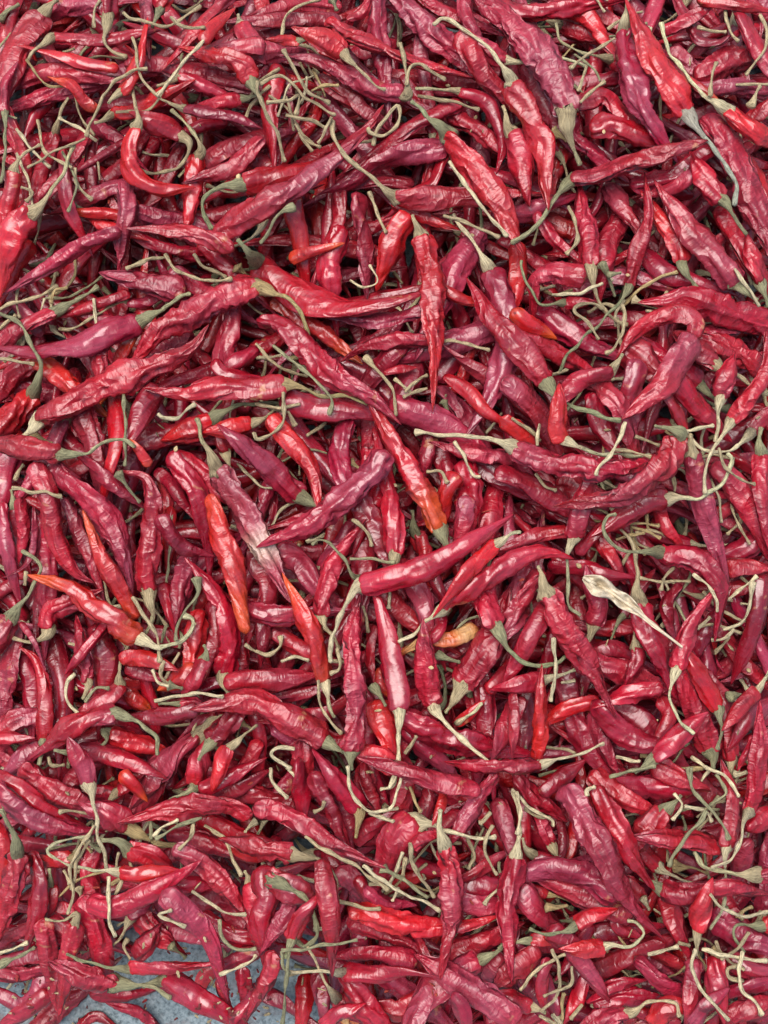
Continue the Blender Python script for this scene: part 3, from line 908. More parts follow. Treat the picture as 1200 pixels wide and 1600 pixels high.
P|b|46.7|50,333 27,353 13,387 3,433|t|62,325 80,297 100,267 115,227|stout slightly bent bright red tan-capped chilli above the tip of the long lilac chilli|
P|p|20.7|8,177 5,157 7,133 20,110|g|8,188 9,233 0,287|short slightly bent purplish green-capped chilli lying over the tip of the large corner chilli|
P|b|32.7|213,200 202,233 207,270 247,295 297,293|t|217,187 213,163 208,143|bright red chilli curled into a letter U|
P|p|45|337,370 400,327 450,300 507,260 567,207 600,163|x||long straight purplish chilli slanting across, narrow end up|
P|r|36.7|168,28 170,10 173,-10|t|167,42 163,63 177,83 197,90|short stout straight crimson tan-capped chilli beside the thick end of the large corner chilli|
P|b|37.3|393,128 380,103 353,90 308,80|g|400,140|stout curved bright red green-capped chilli beside the tip of the many-stalk chilli|
S|t|6|147,43 147,17 157,0|||thin slightly bent tan stalk beside the thick end of the large corner chilli|
S|g|16.7|0,30 13,17 30,5|||short thick straight green stalk beside the thick end of the large corner chilli|
P|p|37.3|630,147 593,143 543,117 487,93 440,87|t|638,148 635,110 630,87 627,67|long pink-sheened chilli with a cap where several stalks meet|
P|r|40.7|618,310 667,312 733,307 800,302 867,305|t|605,300 587,283 540,243 523,217 517,190|level red chilli with long thin stalk curving up from a tan cap|
P|r|24|717,143 760,160 780,200 785,233 775,272|t|705,140 687,140 650,137|curved crimson tan-capped chilli just above the middle of the stalk-crossed bright chilli|
P|r|37.3|720,50 747,103 797,165|x||straight crimson chilli lying over the tip of the wide purple-sheened chilli|
S|t|7.3|417,160 450,157 467,150 463,180|||thin curved tan stalk below the tip of the many-stalk chilli|
S|y|11.3|487,142 507,133 527,132|||short thick slightly bent ochre stalk just below the middle of the many-stalk chilli|
S|t|11.3|577,300 590,333 603,363|||thick straight tan stalk just below the middle of the level wrinkled pink chilli|
S|g|14.7|460,323 437,333 420,360 407,380|||thick slightly bent green stalk just below the middle of the long straight purplish chilli|
P|o|20.7|453,405 487,393 522,384|x|||
P|r|40.7|800,207 813,247 821,290|t|793,197 785,167|short stout straight crimson tan-capped chilli lying over the tip of the level thin-stalk chilli|
P|p|61.7|888,177 867,120 830,67 790,30 757,0|t|886,192 893,223 907,254|big pinkish crimson chilli with a drooping tan cap at its lower end|
P|b|47.3|1137,173 1160,193 1200,217|l|1120,162 1097,147 1067,110 1043,77 1034,37|short stout straight bright red pale-capped chilli beside the thick end of the glossy folded chilli|
P|p|51.7|1150,443 1120,410 1080,360 1047,315|g|1160,451|stout straight purplish green-capped chilli just below the tip of the thin twisted chilli|
P|r|36.7|923,417 920,383 915,347 908,308|t|925,427 930,460 943,483 967,503 980,507|stout straight crimson tan-capped chilli just below the thick end of the flared-cap chilli|
P|r|37.3|1128,312 1110,293 1093,263|g|1138,322 1153,347 1167,367|short stout straight crimson green-capped chilli just below the tip of the flared-cap chilli|
P|b|20.7|1090,-3 1140,7 1205,17|x|||
S|t|6.7|1110,150 1110,123 1117,100|||thin straight tan stalk just above the thick end of the long faded purple chilli|
S|t|6|1150,132 1200,130|||thin straight tan stalk above the thick end of the long faded purple chilli|
S|t|13.3|1172,165 1187,137|||short thick straight tan stalk above the thick end of the long faded purple chilli|
S|t|8.7|907,160 923,143 943,127|||thin straight tan stalk beside the thick end of the big drooping-cap chilli|
P|p|44|218,504 180,517 133,537 83,547 40,550 10,545|g|232,496 260,480 297,458|long lilac-tinged wrinkled chilli lying level with a green cap|
S|t|8|0,560 27,563 53,570|||thin straight tan stalk lying over the tip of the long lilac chilli|
S|g|11.3|193,617 197,667 196,727|||long thick straight green stalk just below the middle of the broad wrinkled chilli|
P|r|24|336,563 353,583 408,592|x|||
P|p|44|470,777 440,750 407,717 367,685|g|482,783 510,795|stout straight purplish green-capped chilli just above the middle of the glossy pink chilli|
P|r|38.3|267,709 293,743 310,777 323,830 328,897|x||slightly bent crimson chilli passing under the thick end of the blunt orange chilli|
P|r|40.7|232,925 230,877 237,830 238,783 227,747 192,737|t|235,937 240,963 230,987|long curved crimson tan-capped chilli just above the thick end of the thin orange-red chilli|
S|g|15.3|183,740 200,760 220,783|||thick straight green stalk beside the tip of the thin orange-red chilli|
P|p|46|72,728 113,757 150,793 183,837 204,917|x||long slightly bent purplish chilli passing under the middle of the thin orange-red chilli|
P|r|37.3|53,727 70,760 80,800 90,850 117,893 143,909|x||long slightly bent crimson chilli just below the middle of the arched green-stalk chilli|
S|t|7.3|20,763 60,767 97,773|||thin straight tan stalk beside the tip of the thin orange-red chilli|
S|t|7.3|197,420 227,407 260,400|||thin straight tan stalk just below the middle of the smooth level chilli|
P|o|37.3|428,468 477,503 513,527 545,552|x||straight orange-tipped chilli passing under the thick end of the very long smooth chilli|
P|r|37.3|617,867 613,800 600,727 582,652|t|617,882|long straight crimson tan-capped chilli passing under the thick end of the glossy pink chilli|
P|p|44|440,627 500,637 543,640 582,647|x||straight purplish chilli passing under the tip of the orange-ended red chilli|
P|p|50|612,632 653,650 690,663 725,682|x||stout straight purplish chilli passing under the tip of the very long smooth chilli|
P|r|27.3|675,532 613,532 573,540 538,562|x||slightly bent crimson chilli passing under the middle of the straight hanging chilli|
P|p|50|765,424 787,467 792,527 783,580 763,627 731,676|l|760,413 743,380 717,350 710,337|long curved purplish pale-capped chilli above the tip of the straight hanging chilli|
P|b|24|695,588 733,613 760,643 808,671|x||straight bright red chilli passing under the tip of the straight hanging chilli|
S|t|9.3|400,537 433,570 480,587|||long thin slightly bent tan stalk beside the middle of the very long smooth chilli|
S|t|7.3|617,593 640,610|||short thin straight tan stalk beside the tip of the straight hanging chilli|
S|t|8|400,630 433,640 467,633|||thin slightly bent tan stalk beside the middle of the very long smooth chilli|
S|t|6.7|450,643 463,663|||short thin straight tan stalk below the middle of the very long smooth chilli|
P|b|34|422,652 457,693 487,733 497,785|x||slightly bent bright red chilli passing under the middle of the glossy pink chilli|
P|r|30.7|802,717 740,707 693,696|x||straight crimson chilli passing under the thick end of the smile-shaped chilli|
P|b|34|715,742 697,770 689,810|x||short stout slightly bent bright red chilli above the middle of the long rising chilli|
S|t|6.7|667,737 687,737 700,753|||short thin curved tan stalk beside the middle of the orange-ended red chilli|
P|r|44|913,432 867,427 837,437 835,465|x||stout curved crimson chilli beside the thick end of the thin twisted chilli|
P|r|20.7|881,473 897,474 915,472|g|872,474 843,477 827,453 813,420 813,410||
P|o|30.7|802,485 820,503 848,518|x|||
P|r|34|805,529 850,543 893,563 932,585|x||straight crimson chilli beside the tip of the hook-shaped chilli|
S|t|14.7|990,467 1013,477 1033,483|||thick straight tan stalk passing under the middle of the hook-shaped chilli|
P|p|40.7|997,565 987,613 985,657 987,698|x||straight purplish chilli passing under the tip of the leaf-shaped purple chilli|
P|p|40.7|922,595 953,617 973,650 990,697|x||stout slightly bent purplish chilli just above the tip of the smile-shaped chilli|
P|p|44|787,595 820,617 843,647 865,693|x||stout slightly bent purplish chilli just above the middle of the smile-shaped chilli|
P|b|30.7|783,655 810,673 835,698|x|||
S|t|8.7|800,653 833,677 843,690|||thin straight tan stalk just above the thick end of the smile-shaped chilli|
S|l|10|843,663 838,697|||short thin straight pale cream stalk just above the thick end of the smile-shaped chilli|
P|m|40.7|777,735 827,757 867,780 910,808|x||straight dark maroon chilli passing under the tip of the deep curved chilli|
P|r|44|1192,578 1137,543 1090,528|x||stout straight crimson chilli passing under the thick end of the hook-shaped chilli|
P|r|40.7|1117,570 1097,553 1077,538|t|1127,575 1153,590 1200,617|short stout straight crimson tan-capped chilli passing under the thick end of the leaf-shaped purple chilli|
P|r|30.7|1173,677 1187,660 1203,643|l|1163,687 1140,703 1100,700 1073,673|short stout straight crimson pale-capped chilli beside the thick end of the deep curved chilli|
P|r|37.3|1190,710 1190,750 1193,793 1200,837|g|1188,690 1193,670|straight crimson green-capped chilli above the middle of the drooping-tip chilli|
P|p|39.3|1080,708 1090,747 1103,800 1117,850 1136,918|t|1081,700|long straight purplish tan-capped chilli passing under the middle of the drooping-tip chilli|
S|t|7.3|993,682 1027,695|||short thin straight tan stalk just above the tip of the smile-shaped chilli|
S|t|7.3|837,740 850,757 870,767|||short thin slightly bent tan stalk just below the thick end of the smile-shaped chilli|
S|t|7.3|940,750 963,763|||short thin straight tan stalk just below the middle of the smile-shaped chilli|
P|m|27.3|248,807 267,837 290,857 316,864|x||short slightly bent dark maroon chilli beside the middle of the blunt orange chilli|
P|r|39.3|350,1057 362,1007 353,960 333,923 298,882|t|348,1067 355,1087|curved crimson tan-capped chilli passing under the tip of the blunt orange chilli|
S|l|6.7|0,1023 13,1000|||short thin straight pale cream stalk beside the tip of the crooked thin chilli|
P|r|37.3|77,983 80,957 110,943 133,933|t|72,993 53,1003 17,997|short stout curved crimson tan-capped chilli passing under the middle of the orange-banded chilli|
P|r|24|168,972 140,1007 114,1039|x|||
P|r|28|68,1159 70,1117 68,1073 57,1033 32,1012|g|68,1170 63,1195|thin crooked red chilli standing with a kinked upper end|
P|p|14|33,973 53,1003 71,1047|x|||
P|r|30.7|192,1070 170,1090 133,1109|t|185,1058 187,1027 197,1007 183,992||
S|g|10|133,1097 150,1077 170,1077|||thin curved green stalk beside the middle of the crooked thin chilli|
S|g|10|260,977 250,1003|||short thin straight green stalk beside the thick end of the orange-banded chilli|
S|t|7.3|280,1020 260,1060|||short thin straight tan stalk below the thick end of the orange-banded chilli|
P|r|30.7|320,1030 310,1053 298,1070|g|322,1020 318,1007||
P|r|34|352,1067 387,1062 430,1062 495,1054|x||straight crimson chilli passing under the thick end of the slim orange-tipped chilli|
S|t|7.3|383,1007 400,1018|||short thin straight tan stalk just below the tip of the blunt orange chilli|
P|r|20.7|280,1100 307,1100 328,1106|g|268,1100 248,1102||
P|m|30.7|308,1108 260,1120 208,1122|x||straight dark maroon chilli passing under the tip of the long pinkish chilli|
P|r|22|-13,1153 13,1153 37,1153|x|||
P|b|34|171,1145 200,1157 246,1172|g|163,1142 167,1153 159,1164|short stout straight bright red green-capped chilli above the middle of the wrinkled slanting chilli|
P|p|50.7|313,1150 283,1170 253,1200 230,1230|t|320,1143 333,1128 357,1117|stout straight purplish tan-capped chilli just above the tip of the wrinkled slanting chilli|
S|y|16.7|373,1127 393,1140|||short thick straight ochre stalk just below the middle of the long pinkish chilli|
P|r|27.3|405,1158 393,1183 373,1205|x|||
S|t|8|77,1183 80,1197 100,1193|||short thin curved tan stalk just below the thick end of the crooked thin chilli|
P|p|37.3|433,858 467,880 501,925|x||short stout slightly bent purplish chilli passing under the tip of the glossy pink chilli|
P|r|34|500,963 507,927 520,877 563,823|t|505,977 520,993 530,1013|slightly bent crimson tan-capped chilli just above the middle of the slim orange-tipped chilli|
P|r|27.3|563,903 580,910 600,910|g|553,900 540,877 520,853 500,843 490,849||
P|y|28|745,983 707,997 667,1000 624,1022|x||blotchy yellow-orange withered chilli lying half buried|
P|b|34|650,833 660,857 668,880|g|646,823 643,800||
S|t|8|567,947 577,987|||short thin straight tan stalk passing under the tip of the fat upright chilli|
P|p|34|728,777 723,813 718,852|x||short stout straight purplish chilli passing under the middle of the long rising chilli|
P|r|50.7|722,1073 743,1033 770,993 783,957|t|712,1087 695,1111|plump red chilli with cross wrinkles above a greenish tan cap|
S|g|16.7|685,1023 718,1034|||short thick straight green stalk beside the tip of the stubby squared-off chilli|
P|r|50.7|628,1118 677,1147 733,1163 797,1174|x||straight crimson chilli passing under the thick end of the cream-capped upright chilli|
P|b|37.3|558,1177 590,1180 622,1204|x|||
S|t|11.3|633,1177 650,1150|||short thick straight tan stalk just above the middle of the smooth lower level chilli|
S|t|8|400,1017 420,1023 437,1010 440,993|||thin curved tan stalk just below the middle of the slim orange-tipped chilli|
S|l|8|440,1033 460,1028 483,1030|||short thin slightly bent pale cream stalk beside the middle of the slim orange-tipped chilli|
P|p|37.3|812,1090 793,1133 778,1168|x|||
P|r|24.7|763,1082 783,1057 808,1025|x|||
P|r|27.3|888,829 840,837 792,854|x||short straight crimson chilli just above the middle of the arched red chilli|
P|r|20.7|902,865 927,837 948,815|x|||
P|r|24|1028,787 1040,823 1063,852|x|||
P|r|27.3|858,886 907,888 950,897 988,902|x||straight crimson chilli passing under the tip of the arched red chilli|
P|p|47.3|842,893 820,930 798,977|x||short stout straight purplish chilli lying over the tip of the plump cross-wrinkled chilli|
P|r|34|858,947 830,993 810,1027 795,1057|x||straight crimson chilli passing under the thick end of the long red slanting chilli|
P|p|36|928,977 933,943 923,910|t|922,992 913,1008|short stout slightly bent purplish tan-capped chilli below the tip of the arched red chilli|
P|r|47.3|998,942 1010,980 1030,1020 1045,1057|t|997,928 997,887 990,847 967,823|stout straight crimson tan-capped chilli passing under the thick end of the leaf-touched slim chilli|
S|y|10|977,817 1030,820|||thin straight ochre stalk just below the middle of the deep curved chilli|
S|t|8.7|1000,903 1033,907 1077,908|||thin straight tan stalk beside the middle of the drooping-tip chilli|
S|t|8.7|1053,887 1037,903 1033,923|||short thin slightly bent tan stalk just below the thick end of the drooping-tip chilli|
P|r|37.3|1142,1188 1140,1140 1123,1087 1083,1025|t|1142,1197|slightly bent crimson tan-capped chilli passing under the middle of the leaf-touched slim chilli|
S|g|20|1137,1087 1166,1083|||short thick straight green stalk just above the tip of the curved-stalk standing chilli|
P|p|30.7|1208,1095 1173,1120 1149,1155|x|||
P|r|14|1177,1150 1167,1173 1155,1198|x|||
P|b|27.3|935,1096 893,1105 857,1126|x|||
P|m|44|928,1098 963,1137 1000,1160 1035,1164|x||stout slightly bent dark maroon chilli passing under the tip of the elbow-shaped chilli|
P|p|20.7|800,1082 803,1133 800,1182|x||straight purplish chilli just above the middle of the tail-stalked chilli|
S|l|8.7|963,1183 1000,1188|||short thin straight pale cream stalk above the thick end of the bright parallel chilli|
S|l|7.3|1080,1183 1100,1198|||short thin straight pale cream stalk beside the thick end of the dark-capped wrinkled chilli|
P|r|27.3|-7,1210 40,1237 77,1267 144,1297|x||straight crimson chilli passing under the tip of the thin purplish chilli|
P|p|37.3|-7,1227 30,1267 77,1290 153,1300|x||thin long purplish chilli lying under a pale branching stalk|
P|r|27.3|183,1238 200,1223 217,1210|t|173,1247 147,1267 117,1268 90,1270||
P|r|44|202,1293 183,1278 155,1267|y|213,1301 240,1315 273,1325|short stout straight crimson ochre-capped chilli passing under the tip of the wrinkled slanting chilli|
P|r|37.3|305,1224 310,1203 317,1180|g|300,1235 263,1253 240,1273 237,1310|short stout straight crimson green-capped chilli just above the middle of the wrinkled slanting chilli|
P|r|27.3|313,1235 350,1217 398,1193|x||short straight crimson chilli just above the middle of the wrinkled slanting chilli|
S|y|20|243,1317 287,1323|||short thick straight ochre stalk just below the tip of the wrinkled slanting chilli|
P|r|40.7|200,1330 230,1337 258,1358|g|187,1317 160,1313|short stout slightly bent crimson green-capped chilli below the tip of the wrinkled slanting chilli|
S|t|7.3|100,1360 110,1380|||short thin straight tan stalk above the thick end of the narrow hanging chilli|
S|t|13.3|123,1387 127,1403|||short thick straight tan stalk just above the thick end of the narrow hanging chilli|
S|t|9.3|185,1333 180,1360|||short thin straight tan stalk below the tip of the thin purplish chilli|
P|m|34|50,1333 62,1377 57,1427 43,1473|x||slightly bent dark maroon chilli passing under the thick end of the thick standing chilli|
P|r|34|68,1438 78,1493 89,1560|x||straight crimson chilli passing under the tip of the narrow hanging chilli|
P|r|44|130,1402 147,1447 165,1510|x||stout straight crimson chilli beside the thick end of the narrow hanging chilli|
P|r|27.3|262,1388 300,1383 341,1384|x|||
S|t|8|200,1467 193,1480 203,1500|||short thin curved tan stalk just above the thick end of the level blue-ground chilli|
P|r|44|255,1530 290,1550 327,1570 363,1592|g|247,1535|stout straight crimson green-capped chilli passing under the middle of the level blue-ground chilli|
P|p|30.7|362,1598 383,1577 408,1545|x|||
P|b|37.3|358,1315 383,1330 412,1333|x|||
P|p|37.3|272,1328 320,1353 353,1387 388,1437|x||slightly bent purplish chilli below the middle of the wrinkled slanting chilli|
S|l|13.3|400,1283 383,1300|||short thick straight pale cream stalk passing under the thick end of the wrinkled slanting chilli|
P|r|34|390,1380 397,1413 400,1457|t|388,1372 383,1360||
S|g|15.3|0,1507 53,1480|||thick straight green stalk just below the tip of the thick standing chilli|
P|r|37.3|467,1187 470,1227 472,1272|x||short stout straight crimson chilli passing under the middle of the long bright slanting chilli|
P|m|30.7|489,1208 513,1257 539,1313|x||straight dark maroon chilli passing under the middle of the long bright slanting chilli|
P|r|34|563,1268 540,1237 505,1192|y|562,1280 555,1308|short stout straight crimson ochre-capped chilli just below the thick end of the long pinkish chilli|
P|r|57.3|648,1282 623,1307 605,1348|l|665,1288 688,1295|broad short red chilli with a large tan cap|
P|p|34|776,1250 793,1300 807,1343|x||short stout straight purplish chilli passing under the tip of the flat purplish chilli|
P|r|30.7|544,1437 600,1460 647,1480 682,1515|x||slightly bent crimson chilli passing under the tip of the point-down crimson chilli|
P|r|30.7|650,1502 587,1490 531,1493|x||straight crimson chilli beside the tip of the point-down crimson chilli|
P|r|20.7|560,1370 570,1397 588,1418|x|||
P|p|24|571,1388 600,1410 632,1413|x|||
S|t|8|633,1340 630,1367|||short thin straight tan stalk just below the tip of the broad tan-capped chilli|
S|l|8|623,1387 613,1407|||short thin straight pale cream stalk just above the thick end of the level glossy chilli|
S|t|8|667,1350 647,1363|||short thin straight tan stalk beside the thick end of the point-down crimson chilli|
P|r|40.7|413,1355 417,1400 407,1440 413,1487|x||slightly bent crimson chilli above the tip of the curved ground-pointing chilli|
P|p|30.7|465,1388 447,1427 418,1473|x||short stout straight purplish chilli beside the tip of the curved ground-pointing chilli|
P|r|46.7|417,1370 443,1383 468,1397|g|475,1397 490,1427 497,1457 480,1477 467,1467|short stout straight crimson green-capped chilli beside the thick end of the level glossy chilli|
P|r|30.7|456,1468 470,1433 495,1405|g|453,1478|short stout slightly bent crimson green-capped chilli beside the thick end of the level glossy chilli|
P|r|30.7|427,1488 420,1523 395,1573|x||short stout straight crimson chilli beside the tip of the curved ground-pointing chilli|
P|r|30.7|525,1560 537,1570 558,1585|t|518,1548 503,1523 490,1493 483,1480||
P|r|47.3|538,1517 560,1560 597,1603|x||stout straight crimson chilli below the thick end of the level glossy chilli|
P|p|50.7|702,1525 667,1557 638,1607|x||stout straight purplish chilli below the middle of the level glossy chilli|
P|p|37.3|750,1502 733,1510 712,1518|g|762,1494 787,1478|short stout straight purplish green-capped chilli passing under the tip of the point-down crimson chilli|
P|p|37.3|722,1409 753,1417 782,1417|x|||
P|b|17.3|693,1235 690,1257 681,1277|x|||
P|r|20.7|642,1324 660,1310 685,1303|x|||
P|r|20.7|681,1518 663,1487 649,1459|x|||
P|r|27.3|505,1605 527,1587 552,1576|x|||
P|p|40.7|985,1431 940,1412 897,1393 849,1373|x||straight purplish chilli passing under the tip of the largest tapering chilli|
P|p|44|812,1385 833,1413 872,1455|x||short stout straight purplish chilli beside the tip of the level glossy chilli|
P|r|44|1082,1230 1033,1230 968,1227|x||stout straight crimson chilli beside the thick end of the bright parallel chilli|
S|l|8|1110,1203 1093,1223|||short thin straight pale cream stalk just below the thick end of the dark-capped wrinkled chilli|
S|l|16.7|1147,1210 1167,1207|||short thick straight pale cream stalk beside the middle of the curved-stalk standing chilli|
P|r|30.7|833,1337 843,1343 858,1347|l|823,1327 817,1310||
P|r|27.3|863,1323 853,1303 843,1278|t|867,1332||
S|y|13.3|853,1417 887,1417|||short thick straight ochre stalk below the middle of the flat purplish chilli|
P|b|24|828,1470 843,1468 865,1467|g|815,1471 800,1477||
P|m|34|928,1519 987,1490 1058,1463|x||straight dark maroon chilli passing under the tip of the largest tapering chilli|
P|r|20.7|924,1445 903,1483 871,1527|x|||
P|r|27.3|917,1522 903,1557 889,1585|x|||
S|y|10|877,1593 883,1553|||short thin straight ochre stalk below the tip of the level glossy chilli|
S|t|8|910,1570 893,1590|||short thin straight tan stalk below the tip of the largest tapering chilli|
P|r|30.7|830,1573 813,1567 792,1559|t|838,1576||
P|r|20.7|918,1566 960,1540 1008,1531|x||short slightly bent crimson chilli below the tip of the largest tapering chilli|
P|p|40.7|995,1498 1023,1527 1065,1555|x||short stout straight purplish chilli below the tip of the largest tapering chilli|
P|b|40.7|1025,1602 1037,1580 1058,1573|x|||
P|r|34|1039,1395 1053,1437 1071,1479|x||short stout straight crimson chilli just above the tip of the largest tapering chilli|
P|p|34|1083,1500 1083,1537 1076,1580|x||short stout straight purplish chilli below the thick end of the flat purplish chilli|
P|r|37.3|1116,1495 1120,1527 1127,1570|x||short stout straight crimson chilli below the tip of the bright parallel chilli|
P|p|27.3|1082,1602 1103,1573 1122,1558|x|||
S|y|20|1113,1487 1153,1500|||short thick straight ochre stalk beside the tip of the largest tapering chilli|
S|t|7.3|1060,1473 1077,1477|||short thin straight tan stalk beside the tip of the largest tapering chilli|
P|r|30.7|1168,1297 1187,1283 1208,1266|x|||
S|y|20|1053,1353 1107,1363|||thick straight ochre stalk beside the tip of the bright parallel chilli|
P|r|37.3|1018,1192 1050,1210 1082,1224|x|||
P|b|27.3|188,145 203,127 217,93 227,45|t|180,150|slightly bent bright red tan-capped chilli above the thick end of the U-shaped chilli|
P|m|25.3|287,170 333,177 367,183 400,197|t|278,167 247,153 220,117 208,60|straight dark maroon tan-capped chilli beside the thick end of the U-shaped chilli|
P|r|33.3|363,390 327,373 267,360 207,357|x||smooth level red chilli overlapping a pink upright one|
P|b|24|318,68 328,47 353,25|x|||
S|t|8.7|193,20 207,30 240,37 267,40 290,23 313,10|||long thin curved tan stalk beside the thick end of the large corner chilli|
P|b|34.7|538,83 513,65 482,53|t|547,97 567,113 587,133 602,139|short bright red chilli with tan cap and straight stalk|
S|t|8|407,133 427,120 450,123 470,150 493,163 523,180|||long thin curved tan stalk just below the tip of the many-stalk chilli|
S|t|7.3|447,180 483,187 510,200|||thin straight tan stalk just above the middle of the long straight purplish chilli|
S|t|7.3|403,127 403,150 423,190 440,230 443,253|||long thin slightly bent tan stalk just above the middle of the long straight purplish chilli|
S|t|7.3|583,227 590,203 613,173 623,167 620,197 600,213 580,207 577,200|||long thin curved tan stalk lying over the tip of the long straight purplish chilli|
P|p|47.3|975,50 982,90 988,123 1000,163 1023,200 1043,230|l|975,37 980,17 983,-7|tall dull purplish chilli with a narrow tan cap at the top|
P|r|27.3|983,448 993,400 1007,363 1013,330 1007,268|g|977,460 950,490 917,523 890,550 873,577|thin twisted chilli with a very long pale green stalk|
S|t|8|1187,23 1200,53 1190,87 1167,117|||long thin curved tan stalk above the thick end of the long faded purple chilli|
P|b|47.3|53,617 27,640 0,667 -13,683|g|59,602 63,573 50,537 27,503 0,490|short stout straight bright red green-capped chilli passing under the tip of the arched green-stalk chilli|
P|r|40.7|447,600 400,608 333,607 283,615 233,608|y|462,603 500,617 543,618 574,632|long straight crimson ochre-capped chilli beside the middle of the broad wrinkled chilli|
S|l|7.3|247,647 257,653 283,650 303,630|||thin curved pale cream stalk below the middle of the broad wrinkled chilli|
P|d|48.3|338,735 360,767 387,810 417,867 442,917|t|335,722 317,687 307,653|pale faded chilli with a dusty straw worn patch|
S|t|8|303,397 320,417 353,433|||thin slightly bent tan stalk just above the thick end of the arched pale-capped chilli|
P|r|55|402,412 440,442 487,470 540,483 600,477 662,457|g|392,398|long crimson chilli sagging like a hammock, green cap at its high end|
P|O|45|687,827 663,777 637,723 610,683 585,642|g|693,842|red chilli with an orange lower end that meets a green cap|
P|r|44|853,597 827,563 800,530 770,500 745,460|g|865,613 883,630 933,648 971,659|straight crimson green-capped chilli beside the middle of the straight hanging chilli|
S|t|10|693,533 713,533 763,545|||thin straight tan stalk passing under the middle of the straight hanging chilli|
S|t|12|570,560 597,583 613,607 617,647|||long thick curved tan stalk passing under the tip of the very long smooth chilli|
S|t|8|630,620 667,607|||short thin straight tan stalk passing under the tip of the straight hanging chilli|
S|t|7.3|633,613 657,590 667,587|||short thin slightly bent tan stalk passing under the tip of the straight hanging chilli|
P|p|50.7|600,707 577,747 533,783 477,823 425,845|x||glossy pink-red wrinkled chilli slanting down to a sharp point|
S|t|8|943,483 927,475 903,477 897,487 917,503 933,530|||long thin curved tan stalk just above the tip of the hook-shaped chilli|
S|g|18.7|943,410 950,437 960,463|||thick straight green stalk beside the thick end of the thin twisted chilli|
S|g|13.3|950,430 968,428|||short thick straight green stalk beside the thick end of the thin twisted chilli|
P|r|54|1237,515 1200,507 1133,487 1083,467 1038,470|x||large plump crimson chilli lying level with a blunt bright end|
P|r|34|1083,527 1087,503 1063,488 1027,497 990,523 965,559|x||slender red chilli doubled over into a hook|
P|p|48.3|1082,527 1057,570 1030,607 1002,630|x||pointed purplish leaf-shaped chilli with pale sheen stripes across it|
P|r|34|957,583 927,587 900,597 878,623|t|963,568|short stout curved crimson tan-capped chilli just below the tip of the hook-shaped chilli|
P|b|37.3|877,690 872,667 873,630|l|893,693 917,703 950,710 1017,712|short stout straight bright red pale-capped chilli just above the middle of the smile-shaped chilli|
P|r|36|898,842 902,817 910,783 922,748|l|892,852 888,880 889,923 893,950 905,962|short stout straight crimson pale-capped chilli passing under the tip of the deep curved chilli|
P|r|37.3|1043,781 1013,783 983,800 947,823|l|1055,777 1093,777 1130,753 1143,720 1137,710|stout slightly bent crimson pale-capped chilli passing under the middle of the deep curved chilli|
P|r|37.3|1127,622 1130,603 1137,583|l|1123,633 1122,657 1118,690|short stout straight crimson pale-capped chilli below the thick end of the leaf-shaped purple chilli|
P|r|27.3|1140,660 1170,623 1197,580 1197,520|l|1136,671 1117,700 1103,730 1102,770|slightly bent crimson pale-capped chilli lying over the middle of the large level chilli|
S|l|10|1073,673 1113,667|||short thin straight pale cream stalk beside the thick end of the deep curved chilli|
P|o|31.3|212,965 187,920 160,873 132,803|x||thin straight chilli with an orange-red upper end beside a lilac one|
P|Q|40.7|328,777 343,827 367,900 381,976|x||smooth bright chilli standing upright with a blunt orange lower end|
P|r|44|17,967 0,993 -20,1020|g|27,953 43,930 63,897 57,873 35,862|short stout straight crimson green-capped chilli beside the tip of the crooked thin chilli|
P|b|32|189,1030 217,1027 253,1039|x||short stout slightly bent bright red chilli just below the thick end of the orange-banded chilli|
S|l|8.7|117,1053 105,1067 105,1093 121,1117|||thin curved pale cream stalk beside the middle of the crooked thin chilli|
S|t|8.7|207,933 233,973 247,1000 248,1033|||long thin slightly bent tan stalk lying over the thick end of the thin orange-red chilli|
S|t|7.3|257,1033 250,1053 260,1067|||short thin curved tan stalk below the thick end of the orange-banded chilli|
S|g|16.7|263,1072 286,1077|||short thick straight green stalk beside the tip of the long pinkish chilli|
P|r|40.7|182,1114 143,1123 113,1137 75,1165|g|190,1117 217,1130 243,1150 248,1178|stout slightly bent crimson green-capped chilli lying over the thick end of the crooked thin chilli|
P|r|34|121,1177 157,1177 200,1190 235,1205|g|108,1177 83,1173|straight crimson green-capped chilli beside the thick end of the crooked thin chilli|
P|m|37.3|330,1160 350,1137 372,1115|g|322,1171|short stout straight dark maroon green-capped chilli passing under the middle of the long pinkish chilli|
P|b|30.7|358,1167 347,1187 339,1213|t|367,1163 383,1147 402,1133|short stout straight bright red tan-capped chilli just above the middle of the wrinkled slanting chilli|
P|o|37.3|507,1064 497,1013 477,967 451,915|l|510,1077 513,1100 521,1121|slim red chilli pointing its orange tip up, pale cap below|
S|g|20|582,1072 601,1102|||short thick straight green stalk beside the thick end of the cream-capped upright chilli|
S|g|9.3|547,873 587,873 617,877|||thin straight green stalk beside the middle of the long rising chilli|
P|r|45|774,980 760,943 753,917 747,890|g|782,992 800,1020 827,1037 867,1037 883,1027|short stout straight crimson green-capped chilli passing under the middle of the arched red chilli|
P|r|19.3|694,955 687,983 666,1008|x|||
S|t|8|515,1033 535,1033|||short thin straight tan stalk lying over the thick end of the slim orange-tipped chilli|
S|t|7.3|527,1013 530,1040 517,1050|||short thin curved tan stalk lying over the thick end of the slim orange-tipped chilli|
P|r|30.7|850,1063 820,1068 788,1074|l|868,1057 897,1047|short stout straight crimson pale-capped chilli passing under the tip of the small scarlet chilli|
S|l|9.3|877,1067 900,1063|||short thin straight pale cream stalk beside the middle of the long red slanting chilli|
P|r|44|1110,1177 1093,1127 1077,1083 1062,1043|g|1116,1188 1117,1207|wrinkled red chilli with dark green cap at its lower end|
